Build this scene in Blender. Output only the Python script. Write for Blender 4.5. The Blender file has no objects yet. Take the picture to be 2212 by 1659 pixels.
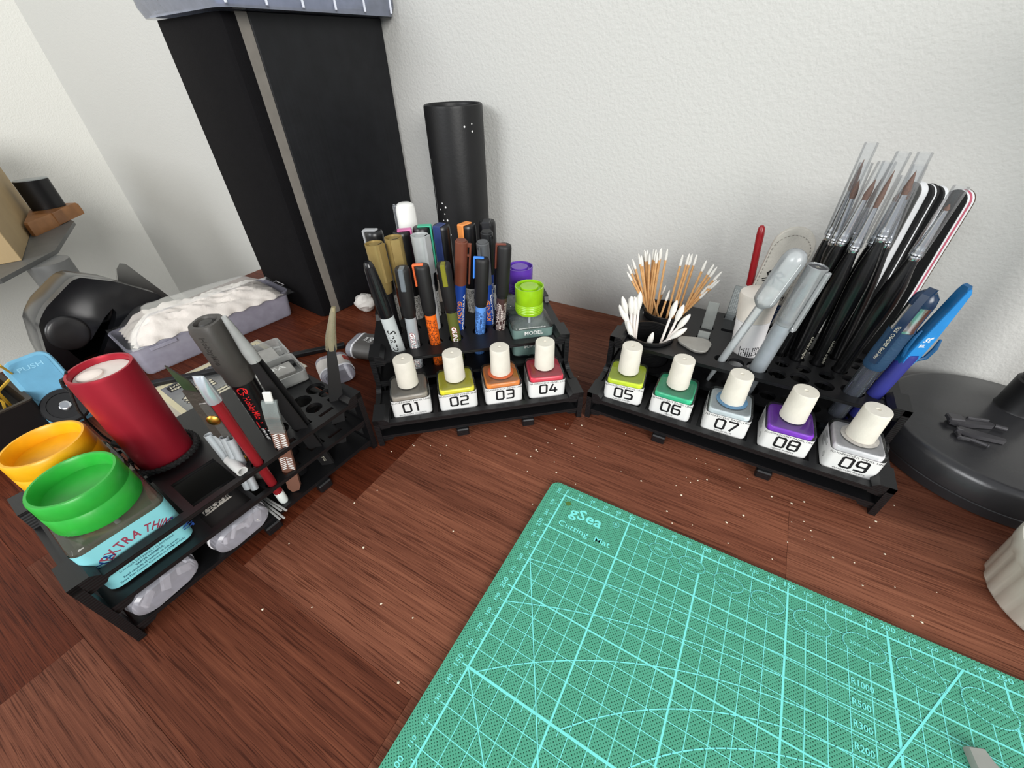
import bpy, bmesh, math, random
from math import sin, cos, pi, radians, sqrt, atan2
from mathutils import Matrix, Vector, Quaternion
random.seed(7)
S = 0.001                                   # all sizes below are millimetres
sc = bpy.context.scene
COL = sc.collection

# ------------------------------------------------------------------ camera, light, exposure
cam = bpy.data.objects.new('camera', bpy.data.cameras.new('camera')); COL.objects.link(cam)
cam.data.sensor_width = 36; cam.data.sensor_fit = 'HORIZONTAL'; cam.data.lens = 36*886.69/2212
cam.data.clip_start = 0.005; cam.data.clip_end = 50
RC = ((0.868719, 0.494777, -0.022862), (0.291693, -0.548361, -0.783719), (-0.400303, 0.674163, -0.620695))
cam.matrix_world = Matrix(((RC[0][0], -RC[1][0], -RC[2][0], 65.71*S), (RC[0][1], -RC[1][1], -RC[2][1], -185.29*S),
                           (RC[0][2], -RC[1][2], -RC[2][2], 265.88*S), (0, 0, 0, 1)))
sc.camera = cam
sc.view_settings.view_transform = 'Standard'; sc.view_settings.look = 'None'
sc.view_settings.exposure = -0.38; sc.view_settings.gamma = 1.0; sc.view_settings.use_curve_mapping = False
cy = sc.cycles
cy.use_denoising = True; cy.max_bounces = 10; cy.transparent_max_bounces = 24; cy.transmission_bounces = 8
cy.caustics_reflective = False; cy.caustics_refractive = False; cy.sample_clamp_indirect = 8

world = bpy.data.worlds.new('World'); sc.world = world; world.use_nodes = True
world.node_tree.nodes['Background'].inputs['Color'].default_value = (0.93, 0.96, 1.0, 1)
world.node_tree.nodes['Background'].inputs['Strength'].default_value = 0.72

def area(name, loc, target, sx, sy, power, color):
    l = bpy.data.lights.new(name, 'AREA'); l.shape = 'RECTANGLE'; l.size = sx; l.size_y = sy; l.energy = power; l.color = color
    o = bpy.data.objects.new(name, l); COL.objects.link(o); o.location = loc
    o.rotation_euler = (Vector(target)-Vector(loc)).to_track_quat('-Z', 'Y').to_euler()
    return o
area('window_daylight', (2.6, -2.3, 1.45), (-0.35, 0.2, 0.1), 2.0, 1.5, 165, (1.0, 0.985, 0.955))
area('added_fill_light', (-0.9, -2.6, 1.4), (-0.9, 0.25, 0.2), 1.4, 1.2, 60, (0.97, 0.985, 1.0))  # added fill without a known source, lifts the left side and front faces

# ------------------------------------------------------------------ materials
def lin(c):
    return tuple(((x/255)/12.92 if x/255 <= 0.04045 else ((x/255+0.055)/1.055)**2.4) for x in c)
MATS = {}
def mat(name, col, rough=0.5, metal=0.0, spec=0.5, var=0.10, vscale=60, bump=0.0, bscale=400, coat=0.0, emit=0):
    if name in MATS: return MATS[name]
    m = bpy.data.materials.new(name); m.use_nodes = True; MATS[name] = m
    nt = m.node_tree; b = nt.nodes['Principled BSDF']; L = nt.links.new
    c = lin(col)
    b.inputs['Roughness'].default_value = rough; b.inputs['Metallic'].default_value = metal
    b.inputs['Specular IOR Level'].default_value = spec; b.inputs['Coat Weight'].default_value = coat
    tc = nt.nodes.new('ShaderNodeTexCoord'); n = nt.nodes.new('ShaderNodeTexNoise'); n.inputs['Scale'].default_value = vscale
    n.inputs['Detail'].default_value = 4
    L(tc.outputs['Object'], n.inputs['Vector'])
    r = nt.nodes.new('ShaderNodeValToRGB')
    r.color_ramp.elements[0].position = 0.3; r.color_ramp.elements[1].position = 0.7
    r.color_ramp.elements[0].color = tuple(x*(1-var) for x in c)+(1,); r.color_ramp.elements[1].color = tuple(min(1, x*(1+var)) for x in c)+(1,)
    L(n.outputs['Fac'], r.inputs['Fac']); L(r.outputs['Color'], b.inputs['Base Color'])
    if bump:
        n2 = nt.nodes.new('ShaderNodeTexNoise'); n2.inputs['Scale'].default_value = bscale; n2.inputs['Detail'].default_value = 3
        L(tc.outputs['Object'], n2.inputs['Vector'])
        bp = nt.nodes.new('ShaderNodeBump'); bp.inputs['Strength'].default_value = bump; bp.inputs['Distance'].default_value = 0.001
        L(n2.outputs['Fac'], bp.inputs['Height']); L(bp.outputs['Normal'], b.inputs['Normal'])
    return m
def clear(name, tint=(255, 255, 255), milk=0.1, milkcol=(235, 238, 240), rough=0.08, gloss=1.0):
    """thin clear plastic or glass: see-through, a little cloudy, glossy"""
    if name in MATS: return MATS[name]
    m = bpy.data.materials.new(name); m.use_nodes = True; MATS[name] = m
    nt = m.node_tree; L = nt.links.new; nt.nodes.remove(nt.nodes['Principled BSDF']); out = nt.nodes['Material Output']
    tr = nt.nodes.new('ShaderNodeBsdfTransparent'); tr.inputs['Color'].default_value = lin(tint)+(1,)
    df = nt.nodes.new('ShaderNodeBsdfPrincipled'); df.inputs['Base Color'].default_value = lin(milkcol)+(1,); df.inputs['Roughness'].default_value = 0.4
    n = nt.nodes.new('ShaderNodeTexNoise'); n.inputs['Scale'].default_value = 90; tc = nt.nodes.new('ShaderNodeTexCoord')
    L(tc.outputs['Object'], n.inputs['Vector'])
    mp = nt.nodes.new('ShaderNodeMapRange'); mp.inputs['To Min'].default_value = milk*0.75; mp.inputs['To Max'].default_value = milk*1.25
    L(n.outputs['Fac'], mp.inputs['Value'])
    m1 = nt.nodes.new('ShaderNodeMixShader'); L(mp.outputs['Result'], m1.inputs['Fac']); L(tr.outputs[0], m1.inputs[1]); L(df.outputs[0], m1.inputs[2])
    gl = nt.nodes.new('ShaderNodeBsdfGlossy'); gl.inputs['Roughness'].default_value = rough
    fr = nt.nodes.new('ShaderNodeFresnel'); fr.inputs['IOR'].default_value = 1.45
    mu = nt.nodes.new('ShaderNodeMath'); mu.operation = 'MULTIPLY'; mu.inputs[1].default_value = gloss; L(fr.outputs[0], mu.inputs[0])
    m2 = nt.nodes.new('ShaderNodeMixShader'); L(mu.outputs[0], m2.inputs['Fac']); L(m1.outputs[0], m2.inputs[1]); L(gl.outputs[0], m2.inputs[2])
    L(m2.outputs[0], out.inputs['Surface'])
    return m

def mat_wall(name, col):
    m = bpy.data.materials.new(name); m.use_nodes = True; nt = m.node_tree; L = nt.links.new; b = nt.nodes['Principled BSDF']
    b.inputs['Roughness'].default_value = 0.75; b.inputs['Specular IOR Level'].default_value = 0.25
    g = nt.nodes.new('ShaderNodeNewGeometry')
    n = nt.nodes.new('ShaderNodeTexNoise'); n.inputs['Scale'].default_value = 5; n.inputs['Detail'].default_value = 3; L(g.outputs['Position'], n.inputs['Vector'])
    r = nt.nodes.new('ShaderNodeValToRGB'); c = lin(col)
    r.color_ramp.elements[0].color = tuple(x*0.965 for x in c)+(1,); r.color_ramp.elements[1].color = c+(1,)
    L(n.outputs['Fac'], r.inputs['Fac']); L(r.outputs['Color'], b.inputs['Base Color'])
    n2 = nt.nodes.new('ShaderNodeTexNoise'); n2.inputs['Scale'].default_value = 330; n2.inputs['Detail'].default_value = 2.5; n2.inputs['Roughness'].default_value = 0.55
    L(g.outputs['Position'], n2.inputs['Vector'])
    bp = nt.nodes.new('ShaderNodeBump'); bp.inputs['Strength'].default_value = 0.42; bp.inputs['Distance'].default_value = 0.0014
    L(n2.outputs['Fac'], bp.inputs['Height']); L(bp.outputs['Normal'], b.inputs['Normal'])
    return m

def mat_wood():
    m = bpy.data.materials.new('stained_wood'); m.use_nodes = True; nt = m.node_tree; L = nt.links.new; b = nt.nodes['Principled BSDF']
    g = nt.nodes.new('ShaderNodeNewGeometry'); oi = nt.nodes.new('ShaderNodeObjectInfo')
    # every stave gets its own piece of grain
    off = nt.nodes.new('ShaderNodeVectorMath'); off.operation = 'MULTIPLY_ADD'; off.inputs[1].default_value = (3.1, 1.7, 2.3)
    cmb = nt.nodes.new('ShaderNodeCombineXYZ'); sep = nt.nodes.new('ShaderNodeSeparateColor'); L(oi.outputs['Color'], sep.inputs[0])
    L(sep.outputs[2], cmb.inputs[0]); L(sep.outputs[2], cmb.inputs[1]); L(sep.outputs[2], cmb.inputs[2])
    L(cmb.outputs[0], off.inputs[0]); L(g.outputs['Position'], off.inputs[2])
    def noise(sx, sy, sz, scale, det, dist=0.0, rgh=0.6):
        mp = nt.nodes.new('ShaderNodeMapping'); mp.inputs['Scale'].default_value = (sx, sy, sz); L(off.outputs[0], mp.inputs['Vector'])
        n = nt.nodes.new('ShaderNodeTexNoise'); n.inputs['Scale'].default_value = scale; n.inputs['Detail'].default_value = det
        n.inputs['Distortion'].default_value = dist; n.inputs['Roughness'].default_value = rgh; L(mp.outputs[0], n.inputs['Vector']); return n.outputs['Fac']
    broad = noise(0.7, 5, 1, 5, 3, 0.5); grain = noise(1.0, 46, 8, 13, 6, 0.2); pores = noise(2.2, 120, 20, 15, 3, 0.1, 0.5); cloud = noise(2, 3, 2, 9, 3)
    r1 = nt.nodes.new('ShaderNodeValToRGB'); e = r1.color_ramp.elements
    e[0].position = 0.33; e[0].color = lin((88, 50, 36))+(1,); e[1].position = 0.68; e[1].color = lin((156, 102, 78))+(1,)
    x = e.new(0.5); x.color = lin((122, 75, 57))+(1,)
    mixn = nt.nodes.new('ShaderNodeMath'); mixn.operation = 'MULTIPLY_ADD'; mixn.inputs[1].default_value = 0.55
    h1 = nt.nodes.new('ShaderNodeMath'); h1.operation = 'MULTIPLY'; h1.inputs[1].default_value = 0.45; L(broad, h1.inputs[0])
    L(grain, mixn.inputs[0]); L(h1.outputs[0], mixn.inputs[2]); L(mixn.outputs[0], r1.inputs['Fac'])
    r2 = nt.nodes.new('ShaderNodeValToRGB'); e = r2.color_ramp.elements
    e[0].position = 0.37; e[0].color = (0.34, 0.27, 0.24, 1); e[1].position = 0.455; e[1].color = (1, 1, 1, 1); L(pores, r2.inputs['Fac'])
    mx = nt.nodes.new('ShaderNodeMix'); mx.data_type = 'RGBA'; mx.blend_type = 'MULTIPLY'; mx.inputs[0].default_value = 0.8
    L(r1.outputs['Color'], mx.inputs[6]); L(r2.outputs['Color'], mx.inputs[7])
    # object colour: red = brightness of the stave, green = how red it was stained
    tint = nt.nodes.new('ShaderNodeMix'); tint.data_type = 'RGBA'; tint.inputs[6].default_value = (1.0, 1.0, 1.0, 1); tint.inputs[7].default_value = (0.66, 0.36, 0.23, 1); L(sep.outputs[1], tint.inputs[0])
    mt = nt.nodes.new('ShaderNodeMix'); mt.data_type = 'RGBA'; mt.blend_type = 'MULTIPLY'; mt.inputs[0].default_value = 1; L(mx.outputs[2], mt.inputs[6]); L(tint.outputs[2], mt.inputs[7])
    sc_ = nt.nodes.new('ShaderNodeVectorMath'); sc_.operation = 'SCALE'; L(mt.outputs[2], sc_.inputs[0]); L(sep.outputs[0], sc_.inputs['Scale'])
    L(sc_.outputs[0], b.inputs['Base Color'])
    rr_ = nt.nodes.new('ShaderNodeMapRange'); rr_.inputs['To Min'].default_value = 0.38; rr_.inputs['To Max'].default_value = 0.55; L(cloud, rr_.inputs['Value']); L(rr_.outputs[0], b.inputs['Roughness'])
    b.inputs['Specular IOR Level'].default_value = 0.12
    bp = nt.nodes.new('ShaderNodeBump'); bp.inputs['Strength'].default_value = 0.25; bp.inputs['Distance'].default_value = 0.0006
    L(pores, bp.inputs['Height']); L(bp.outputs['Normal'], b.inputs['Normal'])
    return m

def mat_print(name, col, rough=0.45, layer=0.00028, col2=None):
    """3-D printed plastic: fine horizontal layer lines"""
    m = bpy.data.materials.new(name); m.use_nodes = True; MATS[name] = m; nt = m.node_tree; L = nt.links.new; b = nt.nodes['Principled BSDF']
    tc = nt.nodes.new('ShaderNodeTexCoord'); w = nt.nodes.new('ShaderNodeTexWave'); w.bands_direction = 'Z'; w.inputs['Scale'].default_value = 1/layer/20
    L(tc.outputs['Object'], w.inputs['Vector'])
    n = nt.nodes.new('ShaderNodeTexNoise'); n.inputs['Scale'].default_value = 1800; n.inputs['Detail'].default_value = 2; L(tc.outputs['Object'], n.inputs['Vector'])
    r = nt.nodes.new('ShaderNodeValToRGB'); c = lin(col); r.color_ramp.elements[0].position = 0.66; r.color_ramp.elements[1].position = 0.8
    r.color_ramp.elements[0].color = c+(1,); r.color_ramp.elements[1].color = lin(col2 or tuple(min(255, x+22) for x in col))+(1,)
    L(n.outputs['Fac'], r.inputs['Fac']); L(r.outputs['Color'], b.inputs['Base Color'])
    b.inputs['Roughness'].default_value = rough; b.inputs['Specular IOR Level'].default_value = 0.5
    bp = nt.nodes.new('ShaderNodeBump'); bp.inputs['Strength'].default_value = 0.3; bp.inputs['Distance'].default_value = 0.0002
    L(w.outputs['Fac'], bp.inputs['Height']); L(bp.outputs['Normal'], b.inputs['Normal'])
    return m

def mat_mat():
    m = bpy.data.materials.new('cutting_mat_green'); m.use_nodes = True; nt = m.node_tree; L = nt.links.new; b = nt.nodes['Principled BSDF']
    tc = nt.nodes.new('ShaderNodeTexCoord'); sp = nt.nodes.new('ShaderNodeSeparateXYZ'); L(tc.outputs['Object'], sp.inputs[0])
    def math_(op, a, bval=None, c=None):
        n = nt.nodes.new('ShaderNodeMath'); n.operation = op
        if isinstance(a, (int, float)): n.inputs[0].default_value = a
        else: L(a, n.inputs[0])
        if bval is not None:
            if isinstance(bval, (int, float)): n.inputs[1].default_value = bval
            else: L(bval, n.inputs[1])
        return n.outputs[0]
    P = 0.00195
    u = math_('DIVIDE', sp.outputs[0], P); v = math_('DIVIDE', sp.outputs[1], P)
    # staggered dots: sin(u+v)*sin(u-v) pattern
    a1 = math_('SINE', math_('MULTIPLY', math_('ADD', u, v), pi)); a2 = math_('SINE', math_('MULTIPLY', math_('SUBTRACT', u, v), pi))
    d = math_('MULTIPLY', math_('ABSOLUTE', a1), math_('ABSOLUTE', a2))
    r = nt.nodes.new('ShaderNodeValToRGB'); r.color_ramp.elements[0].position = 0.72; r.color_ramp.elements[1].position = 0.86
    n = nt.nodes.new('ShaderNodeTexNoise'); n.inputs['Scale'].default_value = 40; L(tc.outputs['Object'], n.inputs['Vector'])
    rn = nt.nodes.new('ShaderNodeValToRGB'); rn.color_ramp.elements[0].color = lin((74, 158, 128))+(1,); rn.color_ramp.elements[1].color = lin((84, 168, 140))+(1,); L(n.outputs['Fac'], rn.inputs['Fac'])
    L(d, r.inputs['Fac'])
    mx = nt.nodes.new('ShaderNodeMix'); mx.data_type = 'RGBA'; L(r.outputs['Color'], mx.inputs[0]); L(rn.outputs['Color'], mx.inputs[6]); mx.inputs[7].default_value = lin((6, 66, 48))+(1,)
    L(mx.outputs[2], b.inputs['Base Color']); b.inputs['Roughness'].default_value = 0.5; b.inputs['Specular IOR Level'].default_value = 0.35
    bp = nt.nodes.new('ShaderNodeBump'); bp.inputs['Strength'].default_value = 0.3; bp.inputs['Distance'].default_value = 0.0002; bp.invert = True
    L(d, bp.inputs['Height']); L(bp.outputs['Normal'], b.inputs['Normal'])
    return m

BLACKP = mat_print('black_printed_plastic', (15, 15, 17), 0.42)
BLACK = mat('black_plastic', (17, 17, 19), 0.42, bump=0.05)
BLACKSOFT = mat('matte_black_cap', (20, 19, 20), 0.55)
WHITECAP = mat('ivory_cap', (222, 217, 204), 0.5, bump=0.12, bscale=900)
LABELW = mat('white_label', (228, 228, 226), 0.45, var=0.02)
INK = mat('black_ink', (28, 28, 30), 0.5)
CHROME = mat('chrome', (205, 208, 212), 0.16, metal=1.0)
STEEL = mat('steel', (150, 146, 140), 0.3, metal=1.0)
BRASS = mat('brass', (196, 142, 60), 0.3, metal=1.0)
GLASS = clear('bottle_glass', (252, 253, 253), 0.03, (226, 232, 230), 0.03)
CLEARP = clear('clear_plastic', (244, 246, 248), 0.10, (228, 232, 238), 0.08)
MILKY = clear('milky_plastic', (246, 248, 250), 0.45, (232, 238, 242), 0.15)
SLEEVE = clear('thin_clear_sleeve', (248, 249, 250), 0.05, (236, 238, 240), 0.1, 0.6)
SLOTSHADE = mat('painted_slot_shade', (6, 6, 7), 0.7)

# ------------------------------------------------------------------ mesh helpers
def rr(w, d, r, n=4, cx=0, cy=0):
    out = []
    for k, (sx, sy) in enumerate(((1, 1), (-1, 1), (-1, -1), (1, -1))):
        for i in range(n+1):
            a = k*pi/2 + i/n*pi/2
            out.append((cx+sx*(w/2-r)+r*cos(a), cy+sy*(d/2-r)+r*sin(a)))
    return out
def circ(r, n=24, cx=0, cy=0, ry=None):
    return [(cx+r*cos(2*pi*i/n), cy+(ry if ry is not None else r)*sin(2*pi*i/n)) for i in range(n)]
class MB:
    def __init__(s): s.v = []; s.f = []; s.m = Matrix.Identity(4)
    def add(s, vs, fs):
        o = len(s.v); s.v += [s.m @ Vector(v) for v in vs]; s.f += [tuple(i+o for i in f) for f in fs]; return s
    def at(s, x=0, y=0, z=0, rx=0, ry=0, rz=0):
        s.m = Matrix.Translation((x, y, z)) @ Matrix.Rotation(radians(rz), 4, 'Z') @ Matrix.Rotation(radians(ry), 4, 'Y') @ Matrix.Rotation(radians(rx), 4, 'X'); return s
    def box(s, x0, x1, y0, y1, z0, z1, bev=0, seg=1):
        bm = bmesh.new(); bmesh.ops.create_cube(bm, size=1)
        for v in bm.verts: v.co = Vector(((x0+x1)/2+v.co.x*(x1-x0), (y0+y1)/2+v.co.y*(y1-y0), (z0+z1)/2+v.co.z*(z1-z0)))
        if bev: bmesh.ops.bevel(bm, geom=bm.edges[:], offset=bev, segments=seg, affect='EDGES', profile=0.5)
        bm.verts.index_update(); s.add([v.co.copy() for v in bm.verts], [[v.index for v in f.verts] for f in bm.faces]); bm.free(); return s
    def loft(s, rings, c0=True, c1=True):
        n = len(rings[0]); vs = [p for r in rings for p in r]; fs = []
        for k in range(len(rings)-1):
            for i in range(n):
                j = (i+1) % n; fs.append((k*n+i, k*n+j, (k+1)*n+j, (k+1)*n+i))
        if c0: fs.append(tuple(range(n-1, -1, -1)))
        if c1: fs.append(tuple((len(rings)-1)*n+i for i in range(n)))
        return s.add(vs, fs)
    def lathe(s, prof, seg=24, c0=True, c1=True, cx=0, cy=0):
        return s.loft([[(x, y, z) for x, y in circ(max(r, 1e-3), seg, cx, cy)] for r, z in prof], c0, c1)
    def prism(s, poly, z0, z1):
        return s.loft([[(x, y, z0) for x, y in poly], [(x, y, z1) for x, y in poly]])
    def tube(s, pts, r, seg=8, caps=True):
        pts = [Vector(p) for p in pts]; rs = r if isinstance(r, (list, tuple)) else [r]*len(pts); rings = []; up = None
        for i, p in enumerate(pts):
            t = (pts[min(i+1, len(pts)-1)]-pts[max(i-1, 0)]).normalized()
            if up is None: up = t.orthogonal().normalized()
            up = (up - t*up.dot(t)).normalized(); q = t.cross(up)
            rings.append([tuple(p+(up*cos(2*pi*k/seg)+q*sin(2*pi*k/seg))*rs[i]) for k in range(seg)])
        return s.loft(rings, caps, caps)
    def plate(s, outer, holes, z0, z1):
        cu = bpy.data.curves.new('tmp', 'CURVE'); cu.dimensions = '2D'; cu.fill_mode = 'BOTH'; cu.extrude = (z1-z0)/2
        for poly in [outer]+list(holes):
            sp = cu.splines.new('POLY'); sp.points.add(len(poly)-1); sp.use_cyclic_u = True
            for p, q in zip(sp.points, poly): p.co = (q[0], q[1], 0, 1)
        ob = bpy.data.objects.new('tmp', cu); me = ob.to_mesh()
        s.add([(v.co.x, v.co.y, v.co.z+(z0+z1)/2) for v in me.vertices], [tuple(p.vertices) for p in me.polygons])
        ob.to_mesh_clear(); bpy.data.objects.remove(ob); bpy.data.curves.remove(cu); return s
    def strip(s, pts, w, z=0):
        """flat line of width w through 2-D points"""
        for (a, b) in zip(pts[:-1], pts[1:]):
            d = Vector((b[0]-a[0], b[1]-a[1])); l = d.length
            if l < 1e-6: continue
            d /= l; n = Vector((-d.y, d.x))*w/2; e = d*w*0.25
            s.add([(a[0]-e.x+n.x, a[1]-e.y+n.y, z), (a[0]-e.x-n.x, a[1]-e.y-n.y, z), (b[0]+e.x-n.x, b[1]+e.y-n.y, z), (b[0]+e.x+n.x, b[1]+e.y+n.y, z)], [(0, 1, 2, 3)])
        return s
    def text(s, body, size, x=0, y=0, z=0, align='LEFT', bold=0.0, sx=1.0, shear=0.0):
        vs, fs = TXT(body, size, align, bold, shear)
        return s.add([(x+a*sx, y+b, z) for a, b in vs], fs)
    def map(s, fn):
        s.v = [Vector(fn(v)) for v in s.v]; return s
    def mesh(s, name, smooth=35):
        me = bpy.data.meshes.new(name); me.from_pydata([tuple(v*S) for v in s.v], [], s.f); me.update()
        bm = bmesh.new(); bm.from_mesh(me)
        if smooth and not s.__dict__.get('flat'): bmesh.ops.recalc_face_normals(bm, faces=bm.faces[:])
        bm.to_mesh(me); bm.free()
        if smooth:
            me.polygons.foreach_set('use_smooth', [True]*len(me.polygons)); me.set_sharp_from_angle(angle=radians(smooth))
        return me
    def build(s, name, m, parent=None, smooth=35):
        me = s.mesh(name, smooth); me.materials.append(m)
        o = bpy.data.objects.new(name, me); COL.objects.link(o)
        if parent is not None: o.parent = parent
        return o
_tc = {}
def TXT(body, size, align='LEFT', bold=0.0, shear=0.0):
    k = (body, size, align, bold, shear)
    if k in _tc: return _tc[k]
    cu = bpy.data.curves.new('tmp', 'FONT'); cu.body = body; cu.size = size; cu.align_x = align; cu.align_y = 'CENTER'; cu.resolution_u = 2
    cu.offset = bold; cu.shear = shear
    ob = bpy.data.objects.new('tmp', cu); me = ob.to_mesh()
    r = ([(v.co.x, v.co.y) for v in me.vertices], [tuple(p.vertices) for p in me.polygons])
    ob.to_mesh_clear(); bpy.data.objects.remove(ob); bpy.data.curves.remove(cu); _tc[k] = r
    return r
def tag(o, label, cat, group=None):
    o['label'] = label; o['category'] = cat
    if group: o['group'] = group
    return o
def thing(name, label, cat, group=None, M=None):
    o = bpy.data.objects.new(name, None); o.empty_display_size = 0.01; COL.objects.link(o); tag(o, label, cat, group)
    if M is not None:
        l, q, _ = M.decompose(); o.location = l*S; o.rotation_mode = 'QUATERNION'; o.rotation_quaternion = q
    return o
def place(o, M):
    l, q, _ = M.decompose(); o.location = l*S; o.rotation_mode = 'QUATERNION'; o.rotation_quaternion = q; return o
def struct(o): o['kind'] = 'structure'; return o
def P(x, y, z=0, rz=0): return Matrix.Translation((x, y, z)) @ Matrix.Rotation(radians(rz), 4, 'Z')
def axis(p0, p1, face=None):
    """frame at p0, z axis to p1, x axis turned towards the horizontal direction face"""
    p0 = Vector(p0); z = (Vector(p1)-p0).normalized(); f = Vector(face if face else (1, 0, 0)); f = Vector((f[0], f[1], f[2] if len(f) > 2 else 0))
    x = (f - z*f.dot(z)).normalized(); y = z.cross(x)
    m = Matrix((x, y, z)).transposed().to_4x4(); m.translation = p0; return m
# the three racks: origin of the front left foot and turn
RK = {'R': P(-21, 93), 'M': P(-165, -28.5, 0, 40.2), 'L': P(-179.5, -214.5, 0, 86.2)}
def W(rk, x, y, z): return RK[rk] @ Vector((x, y, z))
DIRS = {'F': (0.53, -0.85), 'L': (-0.85, -0.53), 'R': (0.85, 0.53), 'FL': (0.06, -1.0), 'FR': (0.95, -0.31), 'B': (-0.53, 0.85)}

# ------------------------------------------------------------------ the room
WALL = mat_wall('painted_wall', (200, 200, 196)); WALL_LIT = mat_wall('painted_wall_lit_side', (236, 236, 230))  # left wall: the stronger light on it is put into a paler colour
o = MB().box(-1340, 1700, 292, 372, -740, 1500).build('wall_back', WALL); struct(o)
o = MB().box(-1420, -1340, -1800, 372, -740, 1500).build('wall_left', WALL_LIT); struct(o)
FLOOR = mat('grey_floor', (120, 112, 104), 0.6)
o = MB().box(-1340, 1700, -1800, 292, -780, -740).build('floor', FLOOR); struct(o)

# ------------------------------------------------------------------ desk of glued staves
WOOD = mat_wood()
desk = thing('desk', 'reddish brown wooden desk of long glued staves under everything', 'desk', None, P(0, 0, 0))
b_ = MB().box(-628, 898, -578, 288, -28, -2.4).build('core_board', mat('dark_wood_core', (52, 28, 20), 0.6), desk)
for lx in (-570, 840):
    for ly in (-520, 240):
        MB().box(lx-30, lx+30, ly-30, ly+30, -740, -28, 2).build('leg', mat('dark_wood_core', (52, 28, 20), 0.6), desk)
rnd = random.Random(3)
JOINTS = {-153.7: [-370, -96, 230, 560], -79.2: [-480, -210, 110, 380, 700], -228.2: [-300, -20, 270, 620], -4.7: [-420, -250, 420, 640], 69.75: [-480, -330, 470], 144.2: [-500, -360, 300, 600], 218.7: [-420, 250, 560]}
y = 291.5
while y > -580:
    y0 = y-74.45
    js = None
    for k in JOINTS:
        if abs(k-y0) < 1.5: js = JOINTS[k]
    if js is None:
        x = -630 + rnd.uniform(120, 320); js = []
        while x < 860: js.append(x); x += rnd.uniform(230, 380)
    xs = [-630]+js+[900]
    for x0, x1 in zip(xs[:-1], xs[1:]):
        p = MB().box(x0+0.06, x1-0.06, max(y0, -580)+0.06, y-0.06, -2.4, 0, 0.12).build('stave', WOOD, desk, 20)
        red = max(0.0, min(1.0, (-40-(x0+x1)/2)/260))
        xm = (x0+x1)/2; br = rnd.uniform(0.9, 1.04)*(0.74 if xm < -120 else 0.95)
        if abs(y0+153.7) < 1.5 and x0 == -370: br, red = 0.92, 0.7
        if abs(y0+153.7) < 1.5 and x0 == -96: br, red = 0.80, 0.3
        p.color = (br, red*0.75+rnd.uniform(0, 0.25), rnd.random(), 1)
    y = y0

# ------------------------------------------------------------------ cutting mat
cm = thing('cutting_mat', 'green self-healing cutting mat with turquoise millimetre grid on desk', 'cutting mat', None, P(0, 0, 0, -0.28))
MATGREEN = mat_mat()
MB().loft([[(x, y_, z) for x, y_ in rr(456, 300, 6, 5, 214.5, -141)] for z in (0.02, 3)]).build('mat_sheet', MATGREEN, cm)
LINE = mat('turquoise_print', (124, 232, 226), 0.5, var=0.02)
z = 3.05
g = MB(); g.flat = True
U1, V1 = 430, -280
for u in range(0, U1+1, 10):
    w = 1.15 if u == 0 else (1.05 if u % 50 == 0 else 0.42)
    if u == 200: w = 1.3
    g.strip([(u, -30 if 0 < u < 50 else 0), (u, V1)], w, z+0.006*(u % 3))
for v in range(0, 281, 10):
    w = 1.1 if v == 0 else (0.9 if (280-v) % 50 == 0 else 0.42)
    if v == 130: w = 1.4
    g.strip([(50 if v in (10, 20) else 0, -v), (U1, -v)], w, z+0.02+0.006*(v % 3))
for k in range(0, 2*43+1):
    u = k*5; g.strip([(u, 0), (u, 3.6 if u % 10 == 0 else 2.0)], 0.42 if u % 50 else 0.8, z-0.01)
for k in range(0, 57):
    v = k*5; g.strip([(0, -v), (-3.6 if v % 10 == 0 else -2.0, -v)], 0.42 if (280-v) % 50 else 0.8, z-0.01)
for k in range(1, 86):
    if k % 2: g.strip([(k*5, -130), (k*5, -133)], 0.35, z-0.012)
for k in range(1, 56):
    if k % 2: g.strip([(200, -k*5), (197, -k*5)], 0.35, z-0.012)
def arc(cx, cy_, r, a0, a1, w, n=48, top_=0): g.strip([(cx+r*cos(a0+(a1-a0)*i/n), cy_+r*sin(a0+(a1-a0)*i/n)) for i in range(n+1)], w, z+0.05+top_*0.0001)
for r, top in ((1000, -38), (500, -48), (300, -58), (200, -68), (150, -78), (100, -88)):
    c_ = top-r; hw = min(200, sqrt(max(0, r*r-(-130-c_)**2)) if -130 > c_ else r); a = math.acos(min(1, hw/r))
    arc(200, c_, r, a, pi-a, 0.6, 48, r)
g.strip([(0, -57), (0+129.2, -57-223)], 0.6, z+0.16); g.strip([(0, -130), (150, -280)], 0.6, z+0.17); g.strip([(0, -173), (62, -280)], 0.5, z+0.18)
g.strip([(232.7, 0), (232.7-161.6, -280)], 1.0, z+0.19)
ELL = [(75, -9.8, 15, 9, '15X9mm'), (95, -10.2, 16, 10, '16X10mm'), (117.4, -11, 17, 11, '17X11mm'), (139.6, -12, 18, 12, '18X12mm'),
       (163, -12.5, 19, 13, '19X13mm'), (188, -13, 20, 14, '20X14mm'), (213, -13.8, 21, 15, '21X15mm'), (240.4, -14.6, 22, 16, '22X16mm'), (268, -15.4, 23, 17, '23X17mm')]
for cx, cy_, a, b2, t in ELL:
    g.strip([(cx+a/2*cos(q*pi/20), cy_+b2/2*sin(q*pi/20)) for q in range(41)], 0.5, z+0.24)
g.build('grid_print', LINE, cm, 0)
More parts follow.
